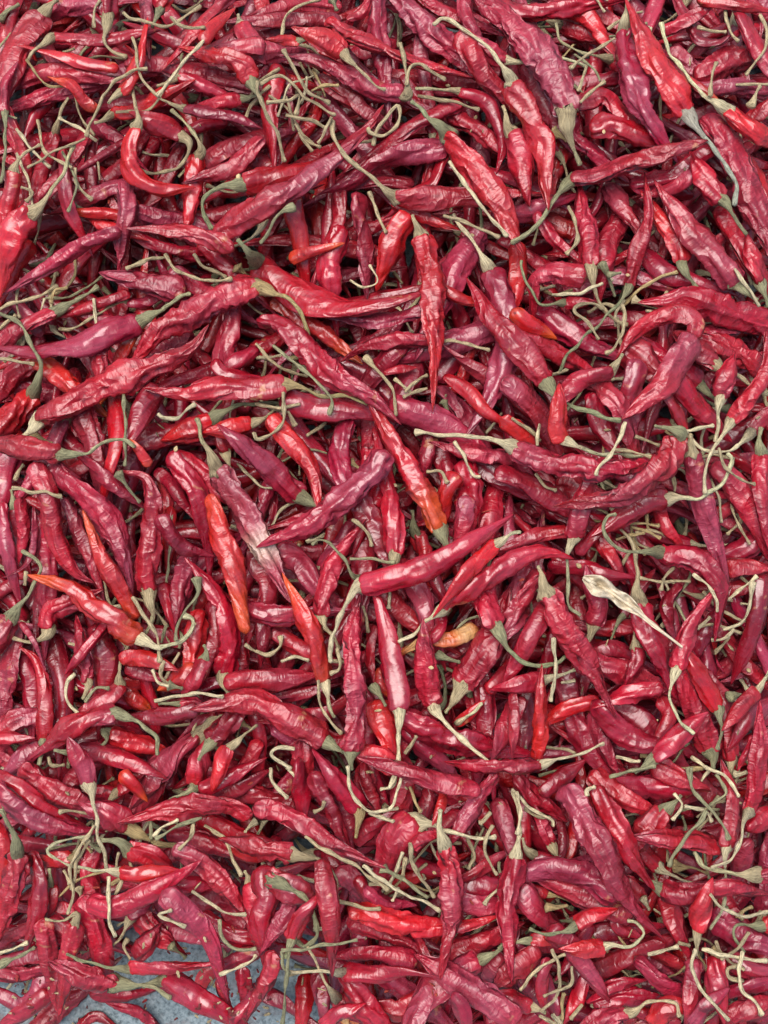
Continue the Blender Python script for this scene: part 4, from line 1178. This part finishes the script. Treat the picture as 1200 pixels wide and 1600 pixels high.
P|b|34|1122,1107 1103,1073 1072,1020|g|1124,1117 1128,1143 1121,1170|stout straight bright red green-capped chilli passing under the middle of the leaf-touched slim chilli|
P|r|27.3|1183,1080 1163,1100 1142,1125|l|1189,1071 1202,1050|short stout straight crimson pale-capped chilli beside the tip of the curved-stalk standing chilli|
S|l|8.7|1183,900 1160,920 1137,937|||thin straight pale cream stalk passing under the middle of the drooping-tip chilli|
S|l|12.7|1177,910 1170,950 1157,973 1130,983|||long thick curved pale cream stalk passing under the tip of the drooping-tip chilli|
S|l|8.7|1147,983 1133,997 1112,1000|||short thin curved pale cream stalk passing under the tip of the drooping-tip chilli|
S|l|7.3|1090,983 1110,963|||short thin straight pale cream stalk beside the middle of the leaf-touched slim chilli|
P|r|30.7|1034,1076 987,1083 948,1098|x||glossy red chilli bent like an elbow beside small dark gaps|
P|r|37.3|1022,1187 1047,1160 1082,1132|g|1010,1196 992,1203|short stout straight crimson green-capped chilli lying over the middle of the dark-capped wrinkled chilli|
P|b|29.3|839,1185 843,1133 846,1052|x||small bright scarlet chilli standing upright like a flame|
P|r|47.3|507,1157 467,1130 427,1110 400,1097 367,1097 325,1104|g|517,1164 543,1178|long pinkish-red chilli narrowing to a blunt end by a green-capped stalk|
P|p|37.3|138,1225 130,1200 120,1180|l|143,1236 148,1260 153,1300 162,1333 168,1357|short stout straight purplish pale-capped chilli beside the thick end of the crooked thin chilli|
P|o|24|189,1208 207,1225 218,1238|x|||
P|r|44|388,1277 350,1257 283,1263 208,1281|x||wrinkled pink chilli slanting past a curled green stalk|
S|l|8.7|240,1307 253,1293 277,1280|||thin straight pale cream stalk lying over the middle of the wrinkled slanting chilli|
S|t|8.7|302,1283 297,1310 280,1327|||thin curved tan stalk just below the middle of the wrinkled slanting chilli|
P|b|30.7|187,1362 217,1367 262,1363|l|175,1362 117,1355 87,1343 73,1328 93,1315 133,1308|short stout straight bright red pale-capped chilli below the tip of the thin purplish chilli|
S|t|9.3|140,1313 120,1347 115,1387|||thin slightly bent tan stalk just below the tip of the thin purplish chilli|
S|t|9.3|190,1377 177,1407|||short thin straight tan stalk beside the thick end of the curved ground-pointing chilli|
P|r|44|28,1332 20,1383 3,1433 -8,1463|g|26,1315 17,1293 0,1267|thick dark-stalked crimson chilli standing at the pile's lower side|
S|l|8.7|43,1473 0,1490|||thin straight pale cream stalk beside the tip of the thick standing chilli|
P|r|30.7|117,1443 107,1493 100,1540 93,1582|t|120,1430 100,1440 73,1438|narrow red chilli hanging down from a tan cap near bare blue ground|
P|r|37.3|138,1411 173,1418 227,1397 263,1377 302,1352|x||slightly bent crimson chilli passing under the thick end of the curved ground-pointing chilli|
P|r|31.3|203,1512 253,1513 300,1510 337,1506|g|193,1515 160,1510 130,1502 103,1492|slim straight red chilli lying level along the bare blue ground|
P|r|47.3|182,1537 150,1533 113,1518|g|188,1538 213,1540 240,1543 267,1560|short stout straight crimson green-capped chilli lying over the middle of the narrow hanging chilli|
S|t|8|320,1290 350,1310 363,1343 377,1367|||long thin slightly bent tan stalk just below the middle of the wrinkled slanting chilli|
P|r|38|457,1335 430,1330 400,1323 372,1317|t|465,1337 500,1343 523,1367 528,1401|short stout straight crimson tan-capped chilli just below the thick end of the wrinkled slanting chilli|
S|l|8.7|620,1203 613,1227 593,1232|||thin curved pale cream stalk passing under the middle of the smooth lower level chilli|
S|l|8|577,1270 597,1278 613,1282|||short thin straight pale cream stalk beside the middle of the broad tan-capped chilli|
P|p|40.7|775,1208 747,1250 715,1297|x||stout straight purplish chilli passing under the thick end of the smooth lower level chilli|
P|b|37.3|548,1421 617,1440 683,1448 733,1445 782,1431|x||level bright glossy chilli passing behind the point-down crimson one|
P|p|50|805,1593 767,1565 727,1540 683,1513|x||stout straight purplish chilli passing under the tip of the point-down crimson chilli|
P|r|29.3|534,1518 587,1523 633,1518 670,1524|l|523,1520 500,1518 453,1520|straight crimson pale-capped chilli beside the tip of the point-down crimson chilli|
S|t|8|577,1382 607,1382|||short thin straight tan stalk just below the tip of the long bright slanting chilli|
S|l|8|630,1332 617,1360 607,1387|||thin straight pale cream stalk beside the tip of the long bright slanting chilli|
S|t|11.3|640,1317 650,1357 677,1400|||thick straight tan stalk lying over the middle of the broad tan-capped chilli|
S|g|16.7|598,1357 633,1373|||short thick straight green stalk passing under the tip of the long bright slanting chilli|
S|g|8|630,1373 667,1403|||thin straight green stalk beside the tip of the long bright slanting chilli|
S|t|8.7|527,1407 560,1417 593,1418|||thin straight tan stalk lying over the thick end of the level glossy chilli|
P|r|34|503,1345 512,1400 517,1453 519,1517|x||straight crimson chilli just below the middle of the long bright slanting chilli|
S|g|7.3|440,1487 442,1507 453,1520|||short thin curved green stalk beside the tip of the curved ground-pointing chilli|
S|g|7.3|780,1347 780,1400 782,1433|||thin straight green stalk lying over the tip of the level glossy chilli|
S|l|8|780,1387 757,1412|||short thin straight pale cream stalk just above the tip of the level glossy chilli|
S|t|8|730,1310 740,1333 733,1357|||thin curved tan stalk just above the thick end of the point-down crimson chilli|
S|t|8|767,1270 747,1287|||short thin straight tan stalk just below the thick end of the smooth lower level chilli|
S|y|8.7|640,1230 650,1253 657,1267|||short thin straight ochre stalk lying over the thick end of the broad tan-capped chilli|
S|t|8|507,1252 503,1263 490,1270|||short thin curved tan stalk just above the middle of the long bright slanting chilli|
S|l|8.7|447,1200 462,1212|||short thin straight pale cream stalk above the middle of the long bright slanting chilli|
P|p|27.3|709,1552 720,1573 729,1602|x|||
P|r|30.7|1030,1355 1013,1340 995,1318|l|1035,1361 1057,1373 1087,1383||
P|p|48.3|963,1402 923,1370 877,1357 818,1363|x||flat pointed purplish chilli tucked under the largest tapering one|
P|p|37.3|858,1452 893,1480 913,1507 936,1541|x||straight purplish chilli beside the tip of the level glossy chilli|
P|r|40.7|925,1208 960,1237 1008,1263|x||stout straight crimson chilli passing under the thick end of the bright parallel chilli|
P|r|40.7|1038,1267 1017,1287 996,1315|g|1048,1259 1063,1243|short stout straight crimson green-capped chilli passing under the middle of the bright parallel chilli|
P|r|40.7|1125,1321 1077,1313 1020,1309|x||stout straight crimson chilli beside the middle of the bright parallel chilli|
P|r|30.7|1135,1325 1143,1287 1143,1243 1133,1208|l|1133,1335 1133,1373 1130,1420 1110,1452|slightly bent crimson pale-capped chilli beside the thick end of the curved-stalk standing chilli|
S|g|8.7|1120,1210 1133,1240 1110,1260|||thin curved green stalk just below the thick end of the dark-capped wrinkled chilli|
S|l|8|1053,1240 1067,1260 1053,1280|||thin curved pale cream stalk below the thick end of the dark-capped wrinkled chilli|
S|l|8|1070,1260 1100,1265 1113,1280|||thin curved pale cream stalk beside the thick end of the curved-stalk standing chilli|
S|l|9.3|1103,1200 1133,1213 1157,1243|||thin slightly bent pale cream stalk just above the thick end of the curved-stalk standing chilli|
S|t|8.7|820,1263 840,1278 860,1278|||thin curved tan stalk beside the thick end of the largest tapering chilli|
S|t|10|813,1547 843,1513 883,1493|||thin slightly bent tan stalk below the tip of the level glossy chilli|
S|t|8|843,1587 870,1600|||short thin straight tan stalk beside the tip of the point-down crimson chilli|
P|r|34|980,1583 953,1587 918,1602|t|990,1581 1017,1567 1053,1567 1063,1590|short stout straight crimson tan-capped chilli below the tip of the largest tapering chilli|
P|r|37.3|1032,1390 1067,1398 1107,1390 1140,1387 1182,1394|g|1020,1383|slightly bent crimson green-capped chilli beside the tip of the bright parallel chilli|
P|b|34|1090,1453 1093,1427 1104,1397|t|1088,1464 1087,1493|short stout straight bright red tan-capped chilli beside the tip of the largest tapering chilli|
P|b|30.7|1192,1448 1213,1443|g|1178,1447 1153,1448 1150,1463 1163,1487||
P|r|40.7|1183,1367 1200,1367 1222,1367|t|1170,1367 1133,1363 1100,1353 1083,1333|short stout straight crimson tan-capped chilli below the thick end of the curved-stalk standing chilli|
S|t|8|1170,1457 1153,1480 1127,1497|||thin slightly bent tan stalk beside the tip of the largest tapering chilli|
S|t|8|1160,1533 1140,1527 1137,1513 1150,1510|||thin curved tan stalk beside the tip of the largest tapering chilli|
S|l|10|1013,1492 1060,1482|||thin straight pale cream stalk just below the tip of the largest tapering chilli|
S|g|10|953,1215 987,1205 1020,1200|||thin straight green stalk beside the thick end of the bright parallel chilli|
S|l|13.3|1005,1403 1013,1422|||short thick straight pale cream stalk passing under the tip of the largest tapering chilli|
S|t|8.7|230,108 207,110 180,130 157,160 142,193 135,213|||long thin curved tan stalk above the thick end of the U-shaped chilli|
S|t|5.3|133,217 87,237 45,262|||long thin straight tan stalk beside the middle of the U-shaped chilli|
S|l|6|318,63 287,100 247,150|||long thin straight pale cream stalk above the thick end of the U-shaped chilli|
S|t|6.7|267,27 280,38 300,43 320,43|||thin slightly bent tan stalk beside the tip of the many-stalk chilli|
S|t|7.3|635,133 640,107 657,100 673,110 695,124|||thin curved tan stalk lying over the middle of the long dark slanting chilli|
S|t|7.3|653,150 700,160 748,173|||long thin straight tan stalk beside the thick end of the many-stalk chilli|
P|b|51.7|700,213 727,247 753,283 780,320 800,363|g|692,202 683,193 663,177 645,157|large bright red chilli slanting down from a green cap, crossed by a thick stalk|
S|t|9.3|443,77 460,110 480,143 513,160|||long thin slightly bent tan stalk lying over the tip of the many-stalk chilli|
S|t|6.7|517,183 507,207 497,223|||short thin straight tan stalk just above the middle of the long straight purplish chilli|
P|b|50.7|1073,177 1053,140 1027,103 1010,67 995,35|w|1082,190 1100,213 1120,237 1140,267 1152,293 1147,318|glossy folded chilli with a long pale curved stalk at its lower end|
P|r|45|893,280 933,273 983,255 1033,240 1082,226|g|882,292 860,320 837,353 800,380|wrinkled crimson chilli pointing away from a flared cap with a bent grey-green stalk|
S|t|7.3|888,323 900,350 903,377 888,397|||thin curved tan stalk just below the tip of the level thin-stalk chilli|
S|t|7.3|960,60 927,80 893,107|||thin straight tan stalk beside the thick end of the tall purplish chilli|
S|t|7.3|917,103 913,117 903,140|||short thin straight tan stalk just above the thick end of the big drooping-cap chilli|
P|r|50.7|403,447 350,463 293,493 247,520 215,558|y|418,453 443,463 467,483 480,517 473,550 453,563|arched crimson chilli with a big pale cap and curled-back stalk|
P|r|55|62,653 107,633 160,603 213,583 267,563 300,543 319,517|l|50,668 28,685|broad wrinkled crimson chilli slanting up to a bent-back tip, pale cap below|
P|r|37.3|95,711 60,703 27,697 -7,693|g|107,710 133,710 160,693 190,687 210,697|red chilli lying level with bright green cap and thin arched green stalk|
S|t|9.3|258,397 273,420 300,433 333,438 363,437|||long thin curved tan stalk beside the thick end of the arched pale-capped chilli|
P|r|51.7|407,502 443,510 483,550 523,590 567,610 615,653|x||very long smooth red chilli ending in a narrow pale point over the orange-ended one|
S|l|4|547,438 567,448 587,443 590,430 580,413|||thin curved pale cream stalk just above the middle of the hammock-shaped chilli|
P|r|47.3|803,702 850,720 917,733 983,730 1023,715|l|788,693 747,683 700,680 650,677|glossy crimson chilli arching like a smile from a long straight cream stalk|
S|g|11.3|427,540 467,573 497,597 517,623 515,647|||long thick curved green stalk just below the middle of the very long smooth chilli|
S|t|8|443,613 442,653 427,677 403,687 397,677|||long thin curved tan stalk below the middle of the very long smooth chilli|
S|l|8|710,690 727,720 737,743 750,745|||thin curved pale cream stalk below the tip of the straight hanging chilli|
S|l|8|863,460 897,460 930,450 940,443|||thin slightly bent pale cream stalk beside the thick end of the thin twisted chilli|
S|t|9.3|973,477 977,503 963,540 947,553|||thin curved tan stalk lying over the tip of the hook-shaped chilli|
S|l|10|1148,420 1167,447 1187,477|||thin straight pale cream stalk just above the middle of the large level chilli|
S|t|7.3|957,703 987,705 1017,713|||thin straight tan stalk lying over the tip of the smile-shaped chilli|
P|r|48.3|1057,685 1043,720 1007,753 960,780 893,788|g|1063,675 1040,667 1023,663|deep red curved chilli tucked against the underside of the smile-shaped one|
S|t|8.7|1123,700 1133,730 1160,750 1180,757|||thin curved tan stalk beside the thick end of the deep curved chilli|
P|o|41.3|217,997 187,977 150,950 107,920 66,906|l|227,1003 250,1012 280,1003 300,983 302,967 287,963|chilli banded orange and red with pale cap and looped stalk|
S|g|15.3|307,903 310,927 290,953 277,980 275,1000|||long thick curved green stalk beside the thick end of the orange-banded chilli|
S|l|9.3|238,1047 247,1067 263,1073|||short thin curved pale cream stalk below the thick end of the orange-banded chilli|
S|l|8.7|242,1095 283,1087 320,1085 350,1088|||long thin straight pale cream stalk lying over the tip of the long pinkish chilli|
S|t|8.7|497,1063 500,1100 517,1127 533,1147|||thin slightly bent tan stalk lying over the thick end of the slim orange-tipped chilli|
P|r|46|548,1174 557,1117 555,1060 550,1000 562,932|g|548,1183 548,1203|fat upright crimson chilli, point up, with a crinkled lower end|
P|r|38|624,1111 620,1060 610,1017 600,973 585,921|l|625,1122 623,1160 622,1200 610,1230|upright red chilli with a cream cap and long straight stalk below|
P|r|40|693,951 730,923 770,897 817,870 857,863 892,872|l|688,955 667,967 647,987 623,1004|arched red chilli with a pale stalk reaching toward the blotchy yellow one|
P|b|29.3|776,849 750,873 717,910 683,956|l|783,846 800,833 813,830|straight bright red pale-capped chilli lying over the thick end of the arched red chilli|
S|t|9.3|550,812 570,827 582,853|||thin slightly bent tan stalk just below the middle of the glossy pink chilli|
P|r|38.3|677,1103 668,1063 663,998|l|682,1113 710,1143 740,1170 770,1197|stubby squared-off red chilli with a long pale stalk slanting away|
S|l|8.7|460,1170 433,1168 423,1177 433,1190 452,1202|||thin curved pale cream stalk just below the thick end of the long pinkish chilli|
P|r|38|1030,863 1073,870 1107,890 1123,917 1125,950 1119,989|g|1013,861 980,860 957,847 945,827 950,807 963,803|red chilli with drooping tip and a looped pale stalk on a green cap|
P|r|44.7|853,926 873,963 897,1007 927,1047 952,1100|t|850,915 842,884|long wrinkled red chilli slanting down from a tan upright cap|
S|l|10|865,997 865,1033 865,1067 859,1097|||long thin straight pale cream stalk just above the middle of the small scarlet chilli|
P|r|31.3|1057,1047 1067,1010 1083,970 1105,938|l|1052,1062 1047,1090 1063,1127 1085,1147|slim bright red chilli touched by the dry leaf's point, cream cap below|
P|r|34|1171,1269 1180,1230 1187,1167 1187,1110|l|1164,1280 1158,1310 1143,1340 1113,1355|pink-red chilli standing upright with a pale cap and curved stalk below|
S|g|10|315,1278 283,1288 243,1310|||thin straight green stalk just below the middle of the wrinkled slanting chilli|
S|l|8|170,1370 170,1400 173,1440 180,1462|||thin straight pale cream stalk above the thick end of the level blue-ground chilli|
S|t|8|147,1290 140,1303 120,1333 110,1360 115,1400 107,1427|||long thin slightly bent tan stalk lying over the tip of the thin purplish chilli|
P|p|44|257,1395 293,1430 327,1467 347,1533|x||curved pink-red chilli whose sharp tip points over bare blue ground|
S|l|8|343,1523 367,1513 393,1500 400,1490|||thin slightly bent pale cream stalk lying over the tip of the curved ground-pointing chilli|
S|l|9.3|300,1393 327,1410 353,1427 385,1430|||long thin slightly bent pale cream stalk beside the thick end of the curved ground-pointing chilli|
S|l|8|290,1448 247,1430 267,1423|||thin curved pale cream stalk lying over the thick end of the curved ground-pointing chilli|
S|g|10|343,1437 347,1460 367,1480 400,1480|||thin curved green stalk beside the middle of the curved ground-pointing chilli|
P|r|34.7|398,1263 443,1273 490,1300 533,1327 603,1357|x||long bright red chilli slanting down into a tangle of loose stalks|
S|l|10|543,1197 547,1230 563,1257 587,1268 623,1263|||long thin curved pale cream stalk just below the thick end of the fat upright chilli|
S|l|10|630,1197 617,1243 607,1263|||thin straight pale cream stalk passing under the middle of the smooth lower level chilli|
P|r|41.3|748,1236 693,1222 640,1207 583,1190|x||smooth level red chilli just below the cream-capped upright one's stalk|
S|l|9.3|690,1297 733,1307 773,1308|||thin straight pale cream stalk beside the thick end of the point-down crimson chilli|
P|r|37.3|807,1338 797,1387 792,1440 797,1487 799,1528|l|808,1326 812,1300 810,1267 802,1237|straight crimson pale-capped chilli lying over the tip of the level glossy chilli|
S|t|11.3|477,1307 517,1333 557,1353 607,1390|||long thick straight tan stalk lying over the middle of the long bright slanting chilli|
S|l|10.7|567,1353 607,1380 643,1400 687,1420|||long thin straight pale cream stalk lying over the tip of the long bright slanting chilli|
S|g|8|452,1487 447,1533 442,1600|||long thin straight green stalk beside the tip of the curved ground-pointing chilli|
S|t|8.7|770,1290 757,1320 763,1347 777,1367|||thin curved tan stalk beside the tip of the flat purplish chilli|
S|l|9.3|423,1200 425,1223 450,1247|||thin curved pale cream stalk just above the middle of the long bright slanting chilli|
P|r|30.7|846,1195 800,1198 750,1197 710,1192|l|853,1193 893,1183 943,1165|level red chilli with pale stalk pointing out like a tail|
P|r|40.7|931,1231 957,1283 983,1330 1006,1365|x||bright crimson chilli lying close along the largest tapering one|
S|l|9.3|917,1243 918,1235 930,1230|||short thin curved pale cream stalk lying over the thick end of the bright parallel chilli|
S|g|13.3|1077,1200 1083,1230 1107,1260 1130,1287 1140,1313|||long thick slightly bent green stalk just below the thick end of the dark-capped wrinkled chilli|
S|g|10|1103,1267 1090,1290 1067,1313 1053,1337 1047,1353|||long thin straight green stalk just above the tip of the bright parallel chilli|
S|l|10|800,1233 830,1260 860,1280 863,1290|||thin slightly bent pale cream stalk just below the middle of the tail-stalked chilli|
S|l|9.3|807,1237 813,1267 808,1303|||thin slightly bent pale cream stalk beside the thick end of the smooth lower level chilli|
P|b|27.3|899,1446 920,1433 945,1426|g|888,1454 857,1460 830,1453|short stout straight bright red green-capped chilli beside the middle of the largest tapering chilli|
P|b|27.3|945,1480 917,1483 895,1483|l|955,1477 987,1477 1007,1460 997,1443 982,1438|short stout straight bright red pale-capped chilli beside the tip of the largest tapering chilli|
S|t|10|863,1483 872,1517 867,1560 843,1580|||long thin curved tan stalk below the tip of the level glossy chilli|
S|t|8|893,1510 890,1540 850,1557|||thin curved tan stalk below the thick end of the flat purplish chilli|
S|l|8|1087,1483 1083,1510 1097,1543 1117,1570 1140,1593|||long thin curved pale cream stalk below the tip of the largest tapering chilli|
S|l|8.7|1110,1397 1127,1417 1160,1430 1200,1423|||long thin curved pale cream stalk beside the tip of the bright parallel chilli|
S|l|10.7|1097,1483 1133,1493 1200,1503|||long thin straight pale cream stalk beside the tip of the largest tapering chilli|
S|l|9.3|1160,1487 1157,1537 1193,1583|||long thin curved pale cream stalk beside the tip of the largest tapering chilli|
S|l|11.3|702,253 733,297 767,340 793,370|||long thick straight pale cream stalk lying over the middle of the level thin-stalk chilli|
S|t|6.7|693,337 733,350 780,370|||thin straight tan stalk beside the tip of the stalk-crossed bright chilli|
P|b|45|798,130 823,177 847,227 854,297|l|795,117 763,73 727,47 693,28 677,37|thick bright red chilli curving down from a long hooked cream stalk|
P|b|44|657,368 670,413 677,483 680,567 676,643|t|653,358|straight bright red chilli hanging point down in the pile's upper middle|
S|l|9.3|977,660 963,693 930,743|||long thin straight pale cream stalk lying over the middle of the smile-shaped chilli|
P|r|41.7|563,915 613,903 667,887 717,857 767,827 802,804|l|553,923 533,960 520,993 517,1033|long crimson chilli rising to a fine tip from a pale bent stalk|
S|l|10|1083,897 1107,917 1120,940 1123,960|||thin slightly bent pale cream stalk lying over the tip of the drooping-tip chilli|
P|r|39.3|695,1322 705,1367 706,1430 698,1477 690,1519|l|693,1312 689,1287 689,1267|straight crimson chilli hanging point down from a tan cap near the stalk tangle|
S|g|8|440,1485 490,1478 555,1468|||long thin straight green stalk beside the thick end of the level glossy chilli|
P|p|50.7|879,1233 913,1280 947,1340 983,1407 1031,1462|x||largest purple-crimson chilli, thick and tapering to a long point|"""

def pts_of(s):
    return [tuple(float(v) for v in q.split(',')) for q in s.split()]

def local(t, o):
    return (t[0] - np.asarray(o), *t[1:])

litter = Heap()
TANGLES = [(480, 130), (110, 200), (960, 480), (1130, 700), (1000, 850), (1150, 930), (230, 1350), (600, 1370),
           (1080, 1260), (900, 1550), (1090, 1450), (250, 1000), (180, 1290), (440, 690), (70, 480), (960, 40)]
def add_litter():
    for cx, cy in TANGLES:
        for _ in range(9):
            x, y = cx + rng.normal(0, 48), cy + rng.normal(0, 42)
            e = rng.uniform(0, 6.28); l = rng.uniform(40, 105); w = rng.choice([-1, 1]) * rng.uniform(.15, .9)
            q = [(x, y), (x + math.cos(e) * l * .5, y + math.sin(e) * l * .5), (x + math.cos(e) * l * .5 + math.cos(e + w) * l * .5, y + math.sin(e) * l * .5 + math.sin(e + w) * l * .5)]
            if any(bare(*v) for v in q):
                continue
            litter.add(loose_stalk(q, rng.choice(['t', 'l', 't', 'g', 'y']), rng.uniform(4.2, 7.5))[0], 0)

upper = False
for line in DATA.split('\n'):
    k, code, w, p, cap, stem, label, low = line.split('|')
    w = float(w)
    if low == '' and not upper:
        add_litter(); upper = True
    if k == 'P':
        pod, cal, stk, mid = place(pts_of(p), code, w, cap, pts_of(stem), True, low == '1')
        if not label:
            heap.add(pod, 0)
            if cal: heap.add(cal, 1); heap.add(stk, 1)
            continue
        e = bpy.data.objects.new('chilli', None)
        e.empty_display_size = 0.01
        e.location = mid
        COL.objects.link(e)
        e['label'] = label; e['category'] = 'chilli'; e['group'] = 'dried red chillies in the heap'
        link('pod', mesh_of('pod', [(*local(pod, mid), 0)], [POD]), e)
        if cal:
            link('calyx', mesh_of('calyx', [(*local(cal, mid), 0)], [STALK]), e)
            link('stem', mesh_of('stem', [(*local(stk, mid), 0)], [STALK]), e)
    else:
        tb, mid = loose_stalk(pts_of(p), code, w)
        o = link('stalk', mesh_of('stalk', [(*local(tb, mid), 0)], [STALK]), None, mid)
        o['label'] = label; o['category'] = 'stalk'; o['group'] = 'dry stalks lying loose among the chillies'

ho = link('chilli_heap', mesh_of('chilli_heap', heap.p, [POD, STALK]))
ho['kind'] = 'stuff'
lo = link('stalk_litter', mesh_of('stalk_litter', litter.p, [STALK]))
lo['kind'] = 'stuff'

# ------------------------------------------------------------------ the dry leaf
def dry_leaf():
    mid = smooth([(912, 902), (945, 918), (985, 945), (1020, 975), (1066, 1011)], 2.5)
    n = len(mid); t = np.linspace(0, 1, n)
    half = np.interp(t, [0, .05, .12, .22, .33, .45, .6, .8, 1], [4, 11, 17, 18, 14, 8, 4.6, 2.4, 1.2])
    half = half * (1 + .16 * fourier(t * 30, np.zeros(1), 5, (.3, 1.5), [0])[:, 0])
    z0 = drape(support(mid, half * .7) + 0.0008, np.linspace(0, 1, n))
    T = np.gradient(mid, axis=0); T /= np.hypot(*T.T)[:, None]
    Nn = np.stack([-T[:, 1], T[:, 0]], 1)
    m = 13
    vs = np.linspace(-0.75, 1, m)
    P = mid[:, None] + Nn[:, None] * (vs[None, :] * half[:, None])[..., None]
    curl = 0.0024 * np.abs(vs)[None] ** 1.4 * (half / 15)[:, None] * (1.1 + .9 * np.sin(t * 11)[:, None] * np.sign(vs)[None]) + 0.0004 * np.sin(t * 31)[:, None] * np.sin(vs * 4 + 1)[None] * (half / 15)[:, None]
    Z = z0[:, None] + curl + 0.0014 * fourier(t * 30, vs * 3, 6, (.2, 1.6), [0, 1, 2]) * (half / 15)[:, None]
    q, _ = to_place(P[..., 0].ravel(), P[..., 1].ravel(), Z.ravel())
    i = np.arange(n - 1)[:, None] * m; j = np.arange(m - 1)[None]
    F = np.stack([i + j, i + j + 1, i + m + j + 1, i + m + j], -1).reshape(-1, 4)
    pg = np.repeat(np.array([[.62, .53, .38]]), n * m, 0) * (0.85 + .25 * np.sin(np.repeat(t, m) * 60 + np.tile(vs * 9, n)))[:, None].clip(.7, 1.1)
    pc = np.stack([np.repeat(t * 30, m), np.tile(vs * 4, n), np.zeros(n * m)], -1)
    mp = q.reshape(n, m, 3)[n // 2, m // 2].copy()
    e = bpy.data.objects.new('dry_leaf', None); e.empty_display_size = .01; e.location = mp; COL.objects.link(e)
    e['label'] = 'torn dry beige leaf narrowing to a thin point on the red chillies'; e['category'] = 'leaf'
    bl = link('blade', mesh_of('blade', [(q - mp, F, np.zeros((0, 3), int), pg, pc, 0)], [LEAF]), e)
    so = bl.modifiers.new('thickness', 'SOLIDIFY'); so.thickness = 0.0003
    q3 = q.reshape(n, m, 3)[:, m // 2].copy(); q3[:, 2] += 0.0002
    rad = np.linspace(.0009, .0005, n)
    link('midrib', mesh_of('midrib', [(*local(tube(q3, rad, rad, 6, np.repeat(np.array([[.55, .47, .33]]), n, 0)), mp), 0)], [LEAF]), e)
dry_leaf()

# ------------------------------------------------------------------ crumbs of broken stalk and skin, and a few pale seeds
crumbs = Heap()
for i in range(800):
    x, y = rng.uniform(10, 1190), rng.uniform(10, 1590)
    w = window(x, y, 1)
    big = window(x, y, 8)
    if H[w].max() > H[big].mean() - 0.002:
        continue
    zt = H[w].min() + 0.0006
    c3, _ = to_place([x], [y], [zt])
    a = rng.uniform(0, 6.28); l = rng.uniform(.0006, .0022); r = rng.uniform(.0003, .0007)
    d = np.array([math.cos(a), math.sin(a), rng.normal(0, .3)]) * l
    q = c3[0] + np.linspace(-1, 1, 4)[:, None] * d[None]
    rad = r * np.array([.5, 1, .9, .4])
    col = np.array([[.50, .40, .22], [.33, .27, .15], [.40, .05, .03], [.62, .50, .26]][rng.integers(4)])
    crumbs.add(tube(q, rad, rad * .6, 5, np.repeat(col[None], 4, 0)), 0)
for i in range(170):
    if i < 14:
        x, y = rng.uniform(10, 1190), rng.uniform(10, 1590)
    else:
        a, b, r = BARE[rng.integers(len(BARE))]
        x, y = a + rng.normal(0, r * .6), b + rng.normal(0, r * .6)
    w = window(x, y, 1)
    if w is None: continue
    c3, _ = to_place([x], [y], [H[w].mean() + 0.0004])
    a = rng.uniform(0, 6.28); seed_ = i < 14
    l = rng.uniform(.0009, .0013) if seed_ else rng.uniform(.0005, .0016)
    q = c3[0] + np.linspace(-1, 1, 5)[:, None] * np.array([math.cos(a), math.sin(a), .08])[None] * l
    rad = l * (np.array([.35, .7, .8, .6, .25]) if seed_ else np.array([.2, .5, .35, .4, .1]))
    col = np.array([.66, .50, .26] if seed_ else [[.30, .02, .02], [.45, .36, .2], [.16, .02, .02]][rng.integers(3)]) * rng.uniform(.8, 1.1)
    crumbs.add(tube(q, rad, rad * .28, 8, np.repeat(col[None], 5, 0)), 0)
co = link('crumbs', mesh_of('crumbs', crumbs.p, [STALK]))
co['kind'] = 'stuff'
